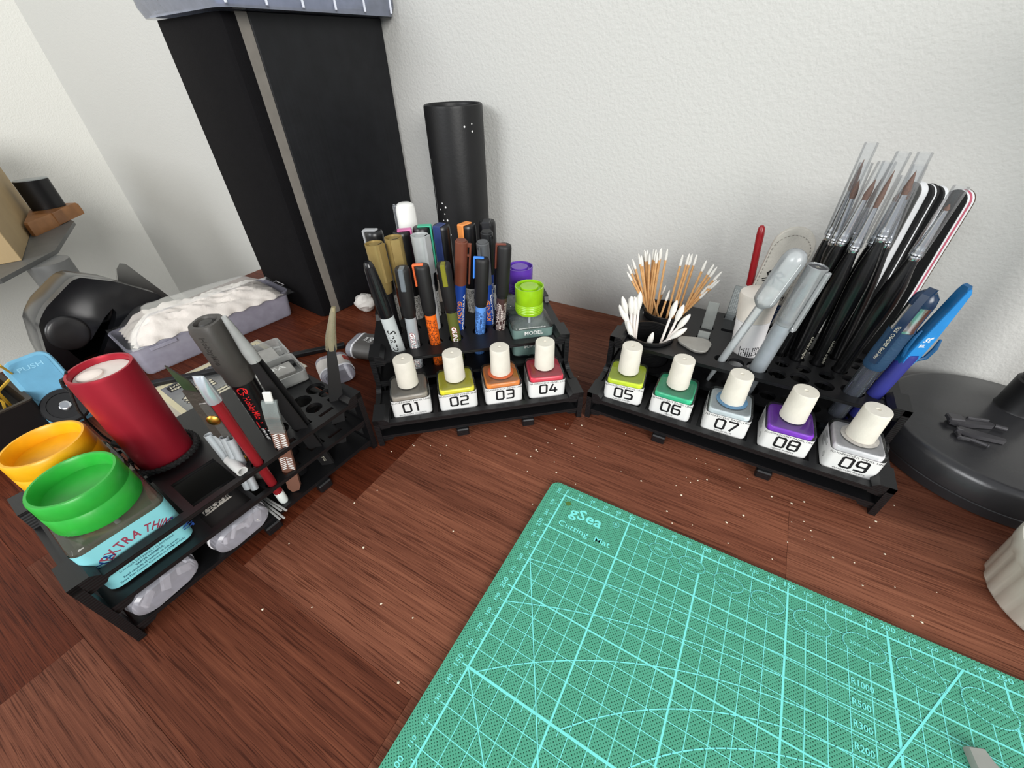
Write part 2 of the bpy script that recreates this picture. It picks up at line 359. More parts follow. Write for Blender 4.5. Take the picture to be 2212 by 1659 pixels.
# blank ovals hide the grid inside them
d_ = MB(); d_.flat = True
for cx, cy_, a, b2, t in ELL:
    d_.add([(cx+a/2*cos(q*pi/16), cy_+b2/2*sin(q*pi/16), z+0.22) for q in range(32)], [tuple(range(32))])
d_.build('oval_field', MATGREEN, cm, 0)
t_ = MB(); t_.flat = True
for u in range(0, 431, 10):
    big = u % 50 == 0 and u > 0
    t_.text(str(u), 4.2 if big else 3.1, u+(0.6 if u else 0.2), 5.6 if big else 5.0, z, 'CENTER', 0.04, 1.15)
for v in range(0, 281, 10):
    big = (280-v) % 50 == 0 and v > 0
    q = MB(); q.at(-6.4 if big else -5.8, -v-(-2 if v == 0 else 0), z, 0, 0, 90); q.text(str(280-v), 4.2 if big else 3.1, 0, 0, 0, 'CENTER', 0.04, 1.15); t_.v += []; t_.add(q.v, q.f)
for cx, cy_, a, b2, t in ELL: t_.text(t, 2.5, cx, cy_, z+0.26, 'CENTER', 0.02, 1.1*a/17)
for yy, t in ((-34.6, 'R1000'), (-44.8, 'R500'), (-55, 'R300'), (-65, 'R200'), (-75, 'R150'), (-85, 'R100')): t_.text(t, 4.6, 180.7, yy, z+0.2, 'LEFT', 0.06, 0.86)
t_.text('gSea', 12.0, 9.4, -10.6, z, 'LEFT', 0.2, 1.12); t_.text('R', 3.0, 42.2, -5.6, z, 'CENTER', 0.08)
t_.strip([(42.2+2.2*cos(q*pi/12), -5.6+2.2*sin(q*pi/12)) for q in range(25)], 0.4, z)
t_.text('Cutting  Mat', 6.2, 5.2, -23.3, z, 'LEFT', 0.03, 1.22)
t_.build('number_print', LINE, cm, 0)
MB().loft([[(x, y_, zz) for x, y_ in circ(2.0, 16, 5.3, -5.6)] for zz in (3.01, 3.06)]).build('olive_stain', mat('olive_paint_dot', (72, 110, 40), 0.5), cm, 0)

# ------------------------------------------------------------------ racks
def rect(x0, x1, y0, y1): return [(x0, y0), (x1, y0), (x1, y1), (x0, y1)]
def hole(x, y, r, n=20): return circ(r, n, x, y)
def rack(key, label, Wd, full, top_holes, mid_holes, front_holes, tabs):
    root = thing('tool_rack', label, 'rack', None, RK[key])
    o_ = 49 if full else 0; D = 152 if full else 103
    T = 4.5
    # end plates
    if full: prof = [(0, 0), (9, 0), (15, 7), (D-15, 7), (D-9, 0), (D, 0), (D, 62), (D-21, 62), (D-24, 55), (75, 55), (71, 62), (49, 62), (49, 30), (44, 30), (41, 27), (26, 27), (22, 30), (0, 30)]
    else: prof = [(0, 0), (9, 0), (15, 7), (D-15, 7), (D-9, 0), (D, 0), (D, 62), (D-21, 62), (D-24, 50), (26, 50), (22, 62), (0, 62)]
    wins = [rect(o_+8, D-8, 36.5, 49 if full else 45), rect(o_+8, D-8, 13.5, 29)]
    if full: wins.append(rect(8, 40, 13.5, 20))
    for x0 in (0, Wd-T):
        m = MB(); m.m = Matrix(((0, 0, 1, x0), (1, 0, 0, 0), (0, 1, 0, 0), (0, 0, 0, 1)))
        m.plate(prof, wins, 0, T); m.build('end_plate', BLACKP, root)
    def clip(y0, y1, zt, up=True):
        for sgn in (0, 1):
            cs = [(0, 0), (13, 0), (13, 1.6), (9.5, 5), (0, 5)] if up else [(4.4, -4.6), (12, -3.6), (15, 0), (4.4, 0)]
            if sgn: cs = [(Wd-x, zz) for x, zz in cs]
            m = MB(); m.loft([[(x, yy, zt+zz) for x, zz in cs] for yy in (y0, y1)]); m.build('shelf_clip', BLACKP, root)
    clip(o_, o_+21.5, 57.05); clip(D-21.5, D, 57.05)
    clip(o_+2, o_+20, 30.95, False); clip(D-20, D-2, 30.95, False); clip(o_+2, o_+22, 53.95, False)
    clip(2, 20, 7.95, False)
    if full: clip(0, 21.5, 25.05); clip(2, 20, 21.95, False)
    MB().plate(rect(T+.05, Wd-T-.05, 0.8, D-0.8), [], 8, 11).build('base_shelf', BLACKP, root)
    MB().plate(rect(T+.05, Wd-T-.05, o_+0.8, D-0.8), mid_holes, 31, 34).build('middle_shelf', BLACKP, root)
    MB().plate(rect(T+.05, Wd-T-.05, o_+0.3, D-0.3), top_holes, 54, 57).build('top_shelf', BLACKP, root)
    if full:
        MB().plate(rect(T+.05, Wd-T-.05, 0.3, 47), front_holes, 22, 25).build('front_shelf', BLACKP, root)
        MB().plate(rect(T+.1, Wd-T-.1, 1.2, 46.5), [], 20.2, 22).build('front_shelf_floor', BLACKP, root)
    for tx in tabs:
        MB().box(tx-5.5, tx+5.5, -2.5, 4, 0, 7.95, 1).build('front_foot', BLACKP, root)
        MB().box(tx-5.5, tx+5.5, D-8, D-2, 0, 7.95, 1).build('rear_foot', BLACKP, root)
    return root
# middle rack
MBX = [32.5, 73.4, 114.1, 154.4]
mt = [hole(26, 67.5, 7.6), hole(40, 69.4, 7), hole(59.2, 70.7, 7), hole(79, 73, 7), hole(103.2, 81, 7.4), hole(123.8, 84, 7.4), hole(22, 99, 8.3), hole(38.3, 100, 8.0), hole(60, 100, 8.3),
      hole(83.8, 92, 6.6), hole(115, 99.5, 6.6), hole(19.5, 126, 8.4), hole(42.5, 126, 8.4), hole(60.5, 126, 8.4), hole(79, 126.5, 8.4), hole(103, 127, 8.4), hole(122.5, 128, 8.4),
      rect(131, 173, 57.8, 100.2), rect(131, 173, 104.5, 147)]
mmid = [hole(28, 67.8, 7.6), hole(39.3, 69.2, 7), hole(59.5, 70.7, 7), hole(80, 73, 7), hole(100.8, 81, 7.4), hole(121.5, 84, 7.4), hole(22.4, 98.6, 8), hole(38.2, 100, 7.8), hole(60, 100, 8), hole(81.5, 92, 6.6), hole(115.6, 99.5, 6.6),
        hole(19.5, 126, 8.2), hole(42.5, 126, 8.2), hole(60.5, 126, 8.2), hole(79, 126.5, 8.2), hole(103, 127, 8.2), hole(122.5, 128, 8.2)]
rack('M', 'black printed rack holding the marker pens and bottles 01 to 04', 185, True, mt, mmid, [rect(x-18.6, x+18.6, 6.2, 43) for x in MBX], (74, 134))
# right rack
RBX = [26.8, 69.4, 112, 154.6, 197.3]
rt = [hole(31, 75, 21.6, 36), hole(33, 122, 21.6, 36), rect(69.5, 81.5, 91, 96), rect(69.5, 81.5, 111.5, 116.5), rect(87, 97, 140, 147), rect(88, 98, 114.5, 119.5), hole(95.3, 65, 5.5), hole(107.4, 65, 6.4), hole(124, 66, 8.6), hole(113.5, 91, 14.2, 28),
      hole(139, 63.5, 7), hole(155, 65.5, 7), hole(172, 63.5, 7), hole(190.8, 65.6, 8), hole(206.5, 69.5, 7), hole(141.5, 81.5, 5.6), hole(157.5, 80.5, 5.6), hole(173.7, 79, 5.6), hole(189, 82.5, 4.6), hole(205.5, 87, 5),
      hole(139, 97.5, 6), hole(152, 95, 6), hole(167.3, 95, 6), hole(183, 92.5, 6), hole(139, 113, 6), hole(152.5, 112, 6), hole(166.5, 112, 6), hole(181, 112.5, 6), hole(195.5, 104, 4.4), hole(196.5, 116, 4.4), hole(208, 106, 4.4),
      rect(102, 134, 139.5, 146.5), rect(171, 200, 129, 151.2), rect(201.5, 215, 130, 151.2)]
rmid = [hole(31, 75, 21.6, 36), hole(33, 122, 21.6, 36), hole(93.5, 65, 5), hole(107.4, 65, 6), hole(124, 66, 8.4), hole(139, 63.5, 6.5), hole(155, 65.5, 6.5), hole(172, 63.5, 6.5), hole(190.5, 65.6, 8), hole(204.8, 70, 7),
        hole(152, 95, 5.6), hole(167.3, 95, 5.6), hole(183, 92.5, 5.6), hole(139, 97.5, 5.6), hole(139, 112, 5.6), hole(152.5, 112, 5.6), hole(166.5, 112, 5.6), hole(181, 112.5, 5.6), rect(171, 200, 129, 151.2), rect(201.5, 215, 130, 151.2)]
rack('R', 'black printed rack holding swabs, brushes and bottles 05 to 09', 224, True, rt, rmid, [rect(x-19, x+19, 6.8, 43) for x in RBX], (68, 150))
# left rack
lt = [rect(6.5, 55.5, 6.5, 52), rect(6.5, 55.5, 55, 99.5), rect(60.5, 87, 5, 35), rect(88.5, 96.5, 4.5, 24), hole(101.2, 4.6, 4), rect(97.5, 103.5, 11, 26), hole(126.8, 23, 8.2), rect(115, 129, 2.5, 6.5), rect(133.5, 146.5, 8.5, 15.5),
      hole(156.5, 36, 7.4), hole(172.5, 41, 7.4), hole(156.8, 21, 6.2), rect(153, 165, 7.5, 10.5), rect(168, 178.5, 15, 21), hole(173, 29, 5)]
lmid = [rect(60.5, 87, 5, 35), rect(90, 97, 4.5, 20), hole(102.2, 5.6, 4), hole(127.2, 22.6, 8), rect(112, 125, 3.5, 9.5), rect(136, 149, 8, 15), hole(156.5, 36, 7.4), hole(172.5, 41, 7.4), rect(153, 165, 7.5, 10.5), rect(165, 177, 16, 22)]
rack('L', 'black printed rack at the left holding cement bottles, red torch and tweezers', 186, False, lt, lmid, [], (88, 132))

# ------------------------------------------------------------------ numbered panel liner bottles
def FR(d): return Matrix(((1, 0, 0, 0), (0, 0, -1, -d), (0, 1, 0, 0), (0, 0, 0, 1)))       # drawing on the front (-y) side
def LS(d): return Matrix(((0, 0, -1, -d), (-1, 0, 0, 0), (0, 1, 0, 0), (0, 0, 0, 1)))      # on the left (-x) side
def RS(d): return Matrix(((0, 0, 1, d), (1, 0, 0, 0), (0, 1, 0, 0), (0, 0, 0, 1)))         # on the right (+x) side
c_ = 0.1; w_ = 0.66
DIG = {'0': [[(c_, 0), (w_-c_, 0), (w_, c_), (w_, 1-c_), (w_-c_, 1), (c_, 1), (0, 1-c_), (0, c_), (c_, 0)]],
       '1': [[(0.12, 1), (0.30, 1), (0.30, 0)]],
       '2': [[(0, 1), (w_-c_, 1), (w_, 1-c_), (w_, 0.62), (w_-c_, 0.5), (c_, 0.5), (0, 0.4), (0, 0), (w_, 0)]],
       '3': [[(0, 1), (w_-c_, 1), (w_, 1-c_), (w_, c_), (w_-c_, 0), (0, 0)], [(0.12, 0.5), (w_, 0.5)]],
       '4': [[(0.3, 1), (0, 0.28), (w_+0.06, 0.28)], [(w_-0.14, 0.62), (w_-0.14, 0)]],
       '5': [[(w_, 1), (0, 1), (0, 0.54), (w_-c_, 0.54), (w_, 0.44), (w_, c_), (w_-c_, 0), (0, 0)]],
       '6': [[(w_-0.04, 1), (c_, 1), (0, 1-c_), (0, c_), (c_, 0), (w_-c_, 0), (w_, c_), (w_, 0.46), (w_-c_, 0.56), (0, 0.56)]],
       '7': [[(0, 1), (w_, 1), (w_, 0.86), (0.22, 0)]],
       '8': [[(c_, 0), (w_-c_, 0), (w_, c_), (w_, 1-c_), (w_-c_, 1), (c_, 1), (0, 1-c_), (0, c_), (c_, 0)], [(0, 0.52), (w_, 0.52)]],
       '9': [[(0, 0), (w_-c_, 0), (w_, c_), (w_, 1-c_), (w_-c_, 1), (c_, 1), (0, 1-c_), (0, 0.54), (c_, 0.44), (w_, 0.44)]]}
def digits(m, s, x, y, h):
    for ch in s:
        for pl in DIG[ch]: m.strip([(x+px*h, y+py*h) for px, py in pl], h*0.18, 0)
        x += h*0.97
RGL = lambda w, d, r, z, n=4: [(x, y, z) for x, y in rr(w, d, r, n)]
def liner(key, x, y, rz, num, col, foot, words, ring=None, dull=None):
    t = thing('panel_liner_bottle', 'square panel liner bottle numbered %s with %s' % (num, words), 'paint bottle', 'numbered panel liner bottles', RK[key] @ P(x, y, 22.05, rz))
    MB().loft([RGL(31.5, 31.5, 4, 0), RGL(33, 33, 4, 1), RGL(33, 33, 4, 21.8), RGL(32, 32, 4.5, 23.2), RGL(28, 28, 6, 24.0), RGL(17.6, 17.6, 8.7, 24.3), RGL(17, 17, 8.4, 26)]).build('glass', GLASS, t)
    pm = mat('paint_'+num, col, 0.3, var=0.06, vscale=300)
    MB().loft([RGL(28, 28, 4, 1.2), RGL(30.4, 30.4, 4.5, 2.4), RGL(30.4, 30.4, 4.5, 20.6), RGL(29.6, 29.6, 4.5, 22.0), RGL(27.6, 27.6, 5, 22.9), RGL(18, 18, 7, 23.2)]).build('paint', pm, t)
    if ring: MB().lathe([(11.6, 24.05), (11.6, 24.5), (8.8, 24.8)], 32).build('neck_ring', mat('neck_ring_'+num, ring, 0.35, var=0.15, vscale=500), t)
    lb = MB().loft([RGL(33.35, 33.35, 4, zz) for zz in (1.0, 19.2)], False, False).build('label', LABELW, t)
    lb.data.polygons.foreach_set('use_smooth', [True]*len(lb.data.polygons))
    pr = MB(); pr.flat = True; pr.m = FR(16.78)
    digits(pr, num, -6.8, 6.2, 9.2)
    pr.text('FLUORESCENT PANEL LINE', 2.3, 0, 17.6, 0, 'CENTER', 0.0, 1.18)
    pr.text(foot, 2.0, 0, 3.6, 0, 'CENTER', 0.0, 1.2)
    pr.m = LS(16.78)
    for k in range(6): pr.strip([(-9, 17-k*1.7), (-9+random.uniform(8, 16), 17-k*1.7)], 0.5, 0)
    pr.strip([(10+2*cos(q*pi/8), 8+2*sin(q*pi/8)) for q in range(17)], 0.3, 0); pr.strip([(9, 9), (11, 7)], 0.3, 0)
    pr.m = RS(16.78)
    for k in range(6): pr.strip([(-9, 17-k*1.7), (-9+random.uniform(8, 16), 17-k*1.7)], 0.5, 0)
    pr.build('number_print', INK, lb, 0)
    cp = MB().lathe([(8.6, 24.6), (9.0, 25), (8.45, 49.8), (8.1, 50.4), (1.5, 50.55), (1.3, 49.6), (0.001, 49.4)], 40).build('cap', WHITECAP, t)
    return t
NEON = [('M', 0, 3, '01', (160, 150, 138), 'BASE COAT CLEANER', 'cloudy grey brown liquid', None),
        ('M', 1, 1, '02', (252, 240, 36), '', 'neon yellow paint', None),
        ('M', 2, 0.5, '03', (255, 142, 46), '', 'neon orange paint', (196, 92, 48)),
        ('M', 3, -3, '04', (244, 48, 80), '', 'neon red paint', None),
        ('R', 0, 8, '05', (226, 250, 30), 'NEON GREEN', 'neon yellow green paint', None),
        ('R', 1, 1, '06', (44, 208, 148), 'NEON', 'neon mint green paint', None),
        ('R', 2, 3.5, '07', (228, 238, 242), 'NEON BLUE', 'pale blue paint and blue neck ring', (88, 128, 160)),
        ('R', 3, 3, '08', (142, 32, 218), 'NEON PURPLE', 'neon purple paint', None),
        ('R', 4, 2, '09', (246, 242, 244), 'PHANTOM WHITE', 'milky white paint', (176, 172, 166))]
for key, i, rz, num, col, foot, words, ring in NEON:
    liner(key, (MBX if key == 'M' else RBX)[i], 24.8 if key == 'M' else 25.4, rz, num, col, foot, words, ring)

# ------------------------------------------------------------------ marker pens
def on_cyl(m, r, z0, a0=0.0): return m.map(lambda v: (r*cos(a0+v.y/r), r*sin(a0+v.y/r), z0-v.x))
def fine(rows, length, rowh, seed, h=0.62, dens=0.8):
    m = MB(); m.flat = True; r_ = random.Random(seed)
    for k in range(rows):
        y_ = (k-(rows-1)/2)*rowh; x_ = r_.uniform(0, 1.5)
        while x_ < length-1:
            l = r_.uniform(0.5, 2.2)
            if r_.random() < dens: m.add([(x_, y_-h/2, 0), (x_+l, y_-h/2, 0), (x_+l, y_+h/2, 0), (x_, y_+h/2, 0)], [(0, 1, 2, 3)])
            x_ += l+r_.uniform(0.25, 0.6)
    return m
def pen(key, label, p0, p1, group='marker pens standing in the middle rack', name='marker_pen', cat='marker'):
    a, b = W(key, *p0), W(key, *p1); t = thing(name, label, cat, group, axis(a, b, DIRS['F'])); return t, (b-a).length
def RZ(m, deg): m.m = Matrix.Rotation(radians(deg), 4, 'Z'); return m
CLIPANG = {'F': 0, 'L': -90, 'R': 90, 'FL': -34, 'FR': 40}
def small_marker(label, p0, p1, clipdir, clipcol, bodycol, words=None, wordcol=None, second=None, inkcol=(24, 24, 26), cliplen=19, capl=43):
    t, L = pen('M', label, p0, p1)
    bd = MB().lathe([(4.2, 0), (4.9, 1.2), (5.0, L-capl-2.5)], 24).build('barrel', mat('barrel_%d_%d_%d' % bodycol, bodycol, 0.38, var=0.04), t)
    MB().lathe([(5.2, L-capl-3), (5.2, L-capl+1)], 24).build('collar', BLACK, t)
    MB().lathe([(5.5, L-capl-1), (6.2, L-capl+2), (6.35, L-3), (5.9, L-0.8), (5.2, L-0.1), (0.001, L)], 28).build('cap', BLACKSOFT, t)
    m = RZ(MB(), CLIPANG[clipdir]); m.box(-1.5, 7.9, -2.1, 2.1, L-0.9, L+0.7, 0.6); m.box(6.3, 7.9, -2.1, 2.1, L-cliplen, L+0.2, 0.6)
    m.build('clip', mat('clip_%d_%d_%d' % clipcol, clipcol, 0.4), t)
    z1 = L-capl-3
    if words:
        w = MB(); w.flat = True; w.text(words, 6.0, 0, 0, 0, 'LEFT', 0.25, 1.05, 0.2); w2 = MB(); w2.flat = True; w2.text(words, 6.0, 0, 0, 0, 'LEFT', 0.62, 1.05, 0.2)
        on_cyl(w2, 5.06, z1-14).build('word_edge', mat('dark_red_ink', (150, 30, 36), 0.4), bd, 0)
        on_cyl(w, 5.12, z1-14).build('word_print', mat('white_ink', (240, 240, 238), 0.4), bd, 0)
        on_cyl(fine(3, 34, 1.0, len(label)), 5.05, z1-22, 1.15).build('fine_print', mat('ink_%d_%d_%d' % inkcol, inkcol, 0.5), bd, 0)
    else:
        on_cyl(fine(9, z1-10, 1.25, len(label)+3), 5.06, z1-4).build('fine_print', mat('ink_%d_%d_%d' % inkcol, inkcol, 0.5), bd, 0)
    return t
small_marker('black capped marker with grey clip and grey lettered barrel, front row', (38.6, 69, 11.05), (42, 69.4, 133), 'F', (112, 120, 126), (166, 172, 176), 'GUNDAM MARKER', (1, 1, 1))
small_marker('black capped marker with orange clip and bright orange barrel, front row', (59.6, 70.7, 11.05), (58, 70.7, 133), 'L', (246, 116, 66), (246, 110, 26))
small_marker('black capped marker with olive clip and olive green barrel, front row', (80.8, 73, 11.05), (76, 73, 132), 'F', (128, 126, 34), (92, 98, 44), 'GUNDAM MARKER', (1, 1, 1))
small_marker('black capped marker with light blue clip and light blue barrel, front row', (98.7, 81, 11.05), (110.4, 80, 130.4), 'L', (70, 140, 240), (96, 150, 226), inkcol=(24, 44, 92))
small_marker('black capped marker with thin brown clip and dotted brown barrel', (120, 84, 11.05), (130.8, 82.2, 139.6), 'L', (112, 58, 44), (66, 44, 42), inkcol=(226, 214, 206), cliplen=22, capl=47)
# permanent marker
t, L = pen('M', 'permanent marker with glossy black tapered cap and light grey barrel', (29, 67.8, 11.05), (16.5, 65.5, 141.6))
bd = MB().lathe([(4.6, 0), (5.6, 1.5), (6.0, 6), (6.0, 83)], 28).build('barrel', mat('pale_grey_barrel', (196, 202, 202), 0.35, var=0.04), t)
MB().lathe([(6.1, 81), (6.4, 82), (6.3, 95), (5.4, 112), (4.3, L-5), (3.4, L-1.2), (2.4, L)], 28).build('cap', mat('gloss_black', (22, 22, 24), 0.22), t)
m = RZ(MB(), 25); m.loft([[(x+dx, y_, z_) for x, y_ in ((-0.6, -1.3), (0.9, -1.1), (0.9, 1.1), (-0.6, 1.3))] for dx, z_ in ((6.4, 84), (6.6, 100), (5.6, 116), (4.2, L-4))]); m.build('clip', mat('gloss_black', (22, 22, 24), 0.22), t)
w = MB(); w.flat = True; w.text('Sharpie', 10.5, 0, 0, 0, 'LEFT', 0.05, 0.95, 0.25); on_cyl(w, 6.06, 70, 0.1).build('script_print', INK, bd, 0)
# metallic capped markers, middle row
def metal_marker(label, p0, p1, col, facet, body=(18, 18, 20)):
    t, L = pen('M', label, p0, p1)
    mm = mat('metallic_cap_%d_%d_%d' % col, col, 0.38, metal=0.35, bump=0.05)
    MB().lathe([(5, 0), (6.2, 2), (6.2, L-44)], 24).build('barrel', mat('barrel_%d_%d_%d' % body, body, 0.4), t)
    MB().lathe([(6.0, L-46), (6.5, L-45), (6.7, L-40), (7.2, L-37), (7.7, L), (6.7, L), (6.5, L-2.4), (4.3, L-2.4), (4.1, L-0.7), (0.001, L-0.4)], 28).build('cap', mm, t)
    m = RZ(MB(), facet); m.loft([[(x, y_, z_) for x, y_ in ((4, -4.2), (8.6, -3.8), (8.9, 0), (8.6, 3.8), (4, 4.2))] for z_ in (L-34, L-0.2)]); m.build('clip', mm, t)
    m = RZ(MB(), facet+8); m.box(5.6, 7.0, -2.6, 2.6, L-0.25, L+0.02); m.build('slot', SLOTSHADE, t)  # solid dark block, the shade inside a slot put into its colour
    return t
metal_marker('marker with dull gold cap right behind the permanent marker', (22, 98, 11.05), (19.8, 98, 145), (160, 138, 86), 62)
metal_marker('marker with dull gold cap and raised lettering on its flat side', (38, 100, 11.05), (36.5, 101.5, 147.6), (158, 136, 84), 20)
metal_marker('marker with silver grey cap in the middle row', (60, 100, 11.05), (59, 100, 148.2), (190, 194, 194), 62, (210, 210, 208))
def slim_marker(label, p0, p1, col, clipang, gap=1.6):
    t, L = pen('M', label, p0, p1)
    mm = mat('slim_cap_%d_%d_%d' % col, col, 0.45)
    bd = MB().lathe([(1.2, 0), (4.2, 8), (5.1, 26), (5.2, L-40)], 24).build('barrel', mat('navy_blue_barrel', (28, 66, 150), 0.35), t)
    MB().lathe([(5.4, L-41), (5.6, L-39), (5.7, L-1.6), (5.2, L-1.0), (4.6, L-1.0), (4.5, L), (0.001, L+0.2)], 28).build('cap', mm, t)
    m = RZ(MB(), clipang); m.box(4.5, 5.6+gap+1.8, -1.5, 1.5, L-5.5, L-2.2, 0.5); m.box(5.6+gap, 5.6+gap+1.8, -1.6, 1.6, L-40, L-2.2, 0.5); m.box(4.8, 5.6+gap+1, -1.2, 1.2, L-14, L-12, 0.3)
    m.build('clip', mm, t)
    w = MB(); w.flat = True; w.text('GUNDAM', 5.4, 0, 0, 0, 'LEFT', 0.2, 1.0, 0.2); on_cyl(w, 5.25, L-56).build('word_print', mat('orange_ink', (232, 140, 60), 0.4), bd, 0)
    on_cyl(fine(2, 38, 1.3, len(label), 0.8), 5.25, L-50, 0.85).build('fine_print', mat('white_ink', (240, 240, 238), 0.4), bd, 0)
    return t
slim_marker('slim marker with reddish brown cap and clip, blue barrel', (78, 93, 11.05), (94.3, 89.5, 144.3), (112, 60, 42), 84)
slim_marker('slim marker with dark grey cap, blue barrel, behind the light blue one', (116, 99, 11.05), (112.2, 88, 142), (84, 86, 88), -30, 0.4)
slim_marker('slim marker with black cap, half hidden behind the dark grey one', (116.5, 112.5, 11.05), (118, 101.5, 146.2), (30, 31, 33), 40, 0.4)
# wide acrylic markers, back row
def wide_marker(label, x, y, zt, x1, y1, clipang, clipcol, drop=44, inset=None):
    t, L = pen('M', label, (x, y, 11.05), (x1, y1, zt))
    bd = MB().lathe([(6, 0), (7.2, 1.5), (7.3, L-60)], 28).build('barrel', mat('white_sleeve', (214, 212, 206), 0.45, var=0.03), t)
    MB().lathe([(7.4, L-63), (8.0, L-61), (8.15, L-4), (7.8, L-1.4), (6.8, L-0.2), (0.001, L)], 32).build('cap', mat('satin_black_cap', (21, 21, 23), 0.33), t)
    m = RZ(MB(), clipang); m.box(-3.4, 9.7, -3.8, 3.8, L-0.6, L+0.9, 0.7); m.box(8.0, 9.8, -3.8, 3.8, L-drop, L+0.4, 0.6)
    m.build('clip', mat('wide_clip_%d_%d_%d' % clipcol, clipcol, 0.38), t)
    on_cyl(fine(15, L-66, 1.3, int(x), 0.55, 0.7), 7.36, L-64).build('fine_print', INK, bd, 0)
    return t
wide_marker('wide black capped marker with silver clip, back row next to the speaker', 20, 126, 146.5, 17.5, 128.5, -100, (176, 178, 180), 50)
wide_marker('wide black capped marker with pink clip, back row', 42.5, 126, 145.2, 42, 126, 100, (206, 112, 164))
wide_marker('wide black capped marker with green clip, back row', 60.5, 126, 146.8, 60.5, 128, 92, (70, 176, 140), 40)
wide_marker('wide black capped marker with navy blue clip, back row', 79, 126.5, 147, 78.8, 128, -22, (44, 60, 110), 60)
wide_marker('wide black capped marker with light orange clip, back row', 103, 127, 146, 103, 128.5, -42, (232, 146, 76), 40)
wide_marker('wide black capped marker with black clip, tallest at the back right', 122.5, 128, 147, 122.2, 129, -8, (40, 41, 44), 46)
# white board marker standing behind the rack
t, L = pen('M', 'fat white marker with clear clip standing behind the rack', (46, 163, 0.05), (47, 163, 159.5), None, 'white_marker')
MB().lathe([(8, 0), (9, 1.5), (9.2, 100)], 28).build('barrel', mat('white_plastic', (232, 232, 228), 0.35, var=0.02), t)
MB().lathe([(9.4, 99), (9.7, 100), (9.5, L-6), (8.6, L-2), (6, L-0.3), (0.001, L)], 32).build('cap', mat('white_plastic', (232, 232, 228), 0.35), t)
m = RZ(MB(), -78); m.box(8.6, 11.6, -2.5, 2.5, L-52, L-2.4, 0.6); m.box(4, 11.6, -2.5, 2.5, L-4, L-1.2, 0.5); m.build('clip', CLEARP, t)

# ------------------------------------------------------------------ square solution bottles of the middle rack
def solution(x, y, label, capcol, film, text):
    t = thing('solution_bottle', label, 'bottle', 'square solution bottles in the middle rack', RK['M'] @ P(x, y, 34.05))
    g_ = MB().loft([RGL(36, 36, 5, 0), RGL(39.5, 39.5, 5, 2), RGL(39.5, 39.5, 5, 31), RGL(38, 38, 6, 33.5), RGL(30, 30, 9, 37), RGL(24, 24, 11.9, 39), RGL(23, 23, 11.4, 42)]).build('glass', GLASS, t)
    MB().loft([RGL(35.5, 35.5, 4.5, 1.8), RGL(36.5, 36.5, 4.5, 3), RGL(36.5, 36.5, 4.5, 27.5)]).build('liquid', clear('solution_liquid', (226, 240, 236), 0.3, (206, 222, 216), 0.05), t)
    MB().loft([RGL(39.8, 39.8, 5, zz) for zz in (3, 31)], False, False).build('label_film', clear(film[0], film[1], film[2], film[3], 0.2), t)
    capm = clear('cap_%d_%d_%d' % capcol, capcol, 0.86, capcol, 0.25)
    MB().lathe([(12.8, 40), (13.4, 41), (13.4, 50), (13.1, 50.6), (13.4, 51.2), (13.7, 66.5), (12.6, 66.5), (12.4, 63.6), (8.6, 63.6), (8.4, 66.2), (0.001, 66.4)], 16).build('cap', capm, t)
    for k in range(4): MB().lathe([(13.45, 42.5+k*1.8), (13.7, 43+k*1.8), (13.45, 43.5+k*1.8)], 16, False, False).build('cap_ring', capm, t)
    MB().lathe([(1.4, 8), (1.4, 41)], 10).build('brush_stem', MILKY, t)
    if text:
        pr = MB(); pr.flat = True; pr.m = FR(20.05); pr.text('MODEL', 5.4, 0, 27.2, 0, 'CENTER', 0.12, 1.0); pr.text('SOFTENER', 5.0, 2, 12.5, 0, 'CENTER', 0.12, 0.95)
        pr.build('word_print', mat('white_ink', (240, 240, 238), 0.4), t, 0)
    return t
solution(152.2, 79, 'square glass bottle of clear liquid with lime green cap, lettered MODEL', (160, 214, 20), ('teal_label_film', (196, 218, 212), 0.6, (134, 164, 158)), True)
solution(152.4, 126, 'square glass bottle with purple cap behind the lime green one', (112, 66, 196), ('clear_label_film', (236, 238, 238), 0.4, (206, 210, 210)), False)

# cream pouch behind the pens
t = thing('paper_pouch', 'cream paper pouch with red band behind the marker pens', 'pouch', None, RK['M'] @ P(80, 161, 0))
MB().loft([[(x, y_, zz) for x, y_ in rr(66, w_2, w_2/2-0.2, 3)] for w_2, zz in ((10, 0.1), (12, 20), (9, 60), (2, 78))]).build('pouch', mat('cream_paper', (214, 202, 190), 0.7, bump=0.4, bscale=120), t)
MB().loft([[(x, y_, zz) for x, y_ in rr(66.6, w_2, w_2/2-0.2, 3)] for w_2, zz in ((11.2, 6), (12.6, 20), (12, 26))], False, False).build('red_band', mat('red_paper', (150, 44, 50), 0.6), t)

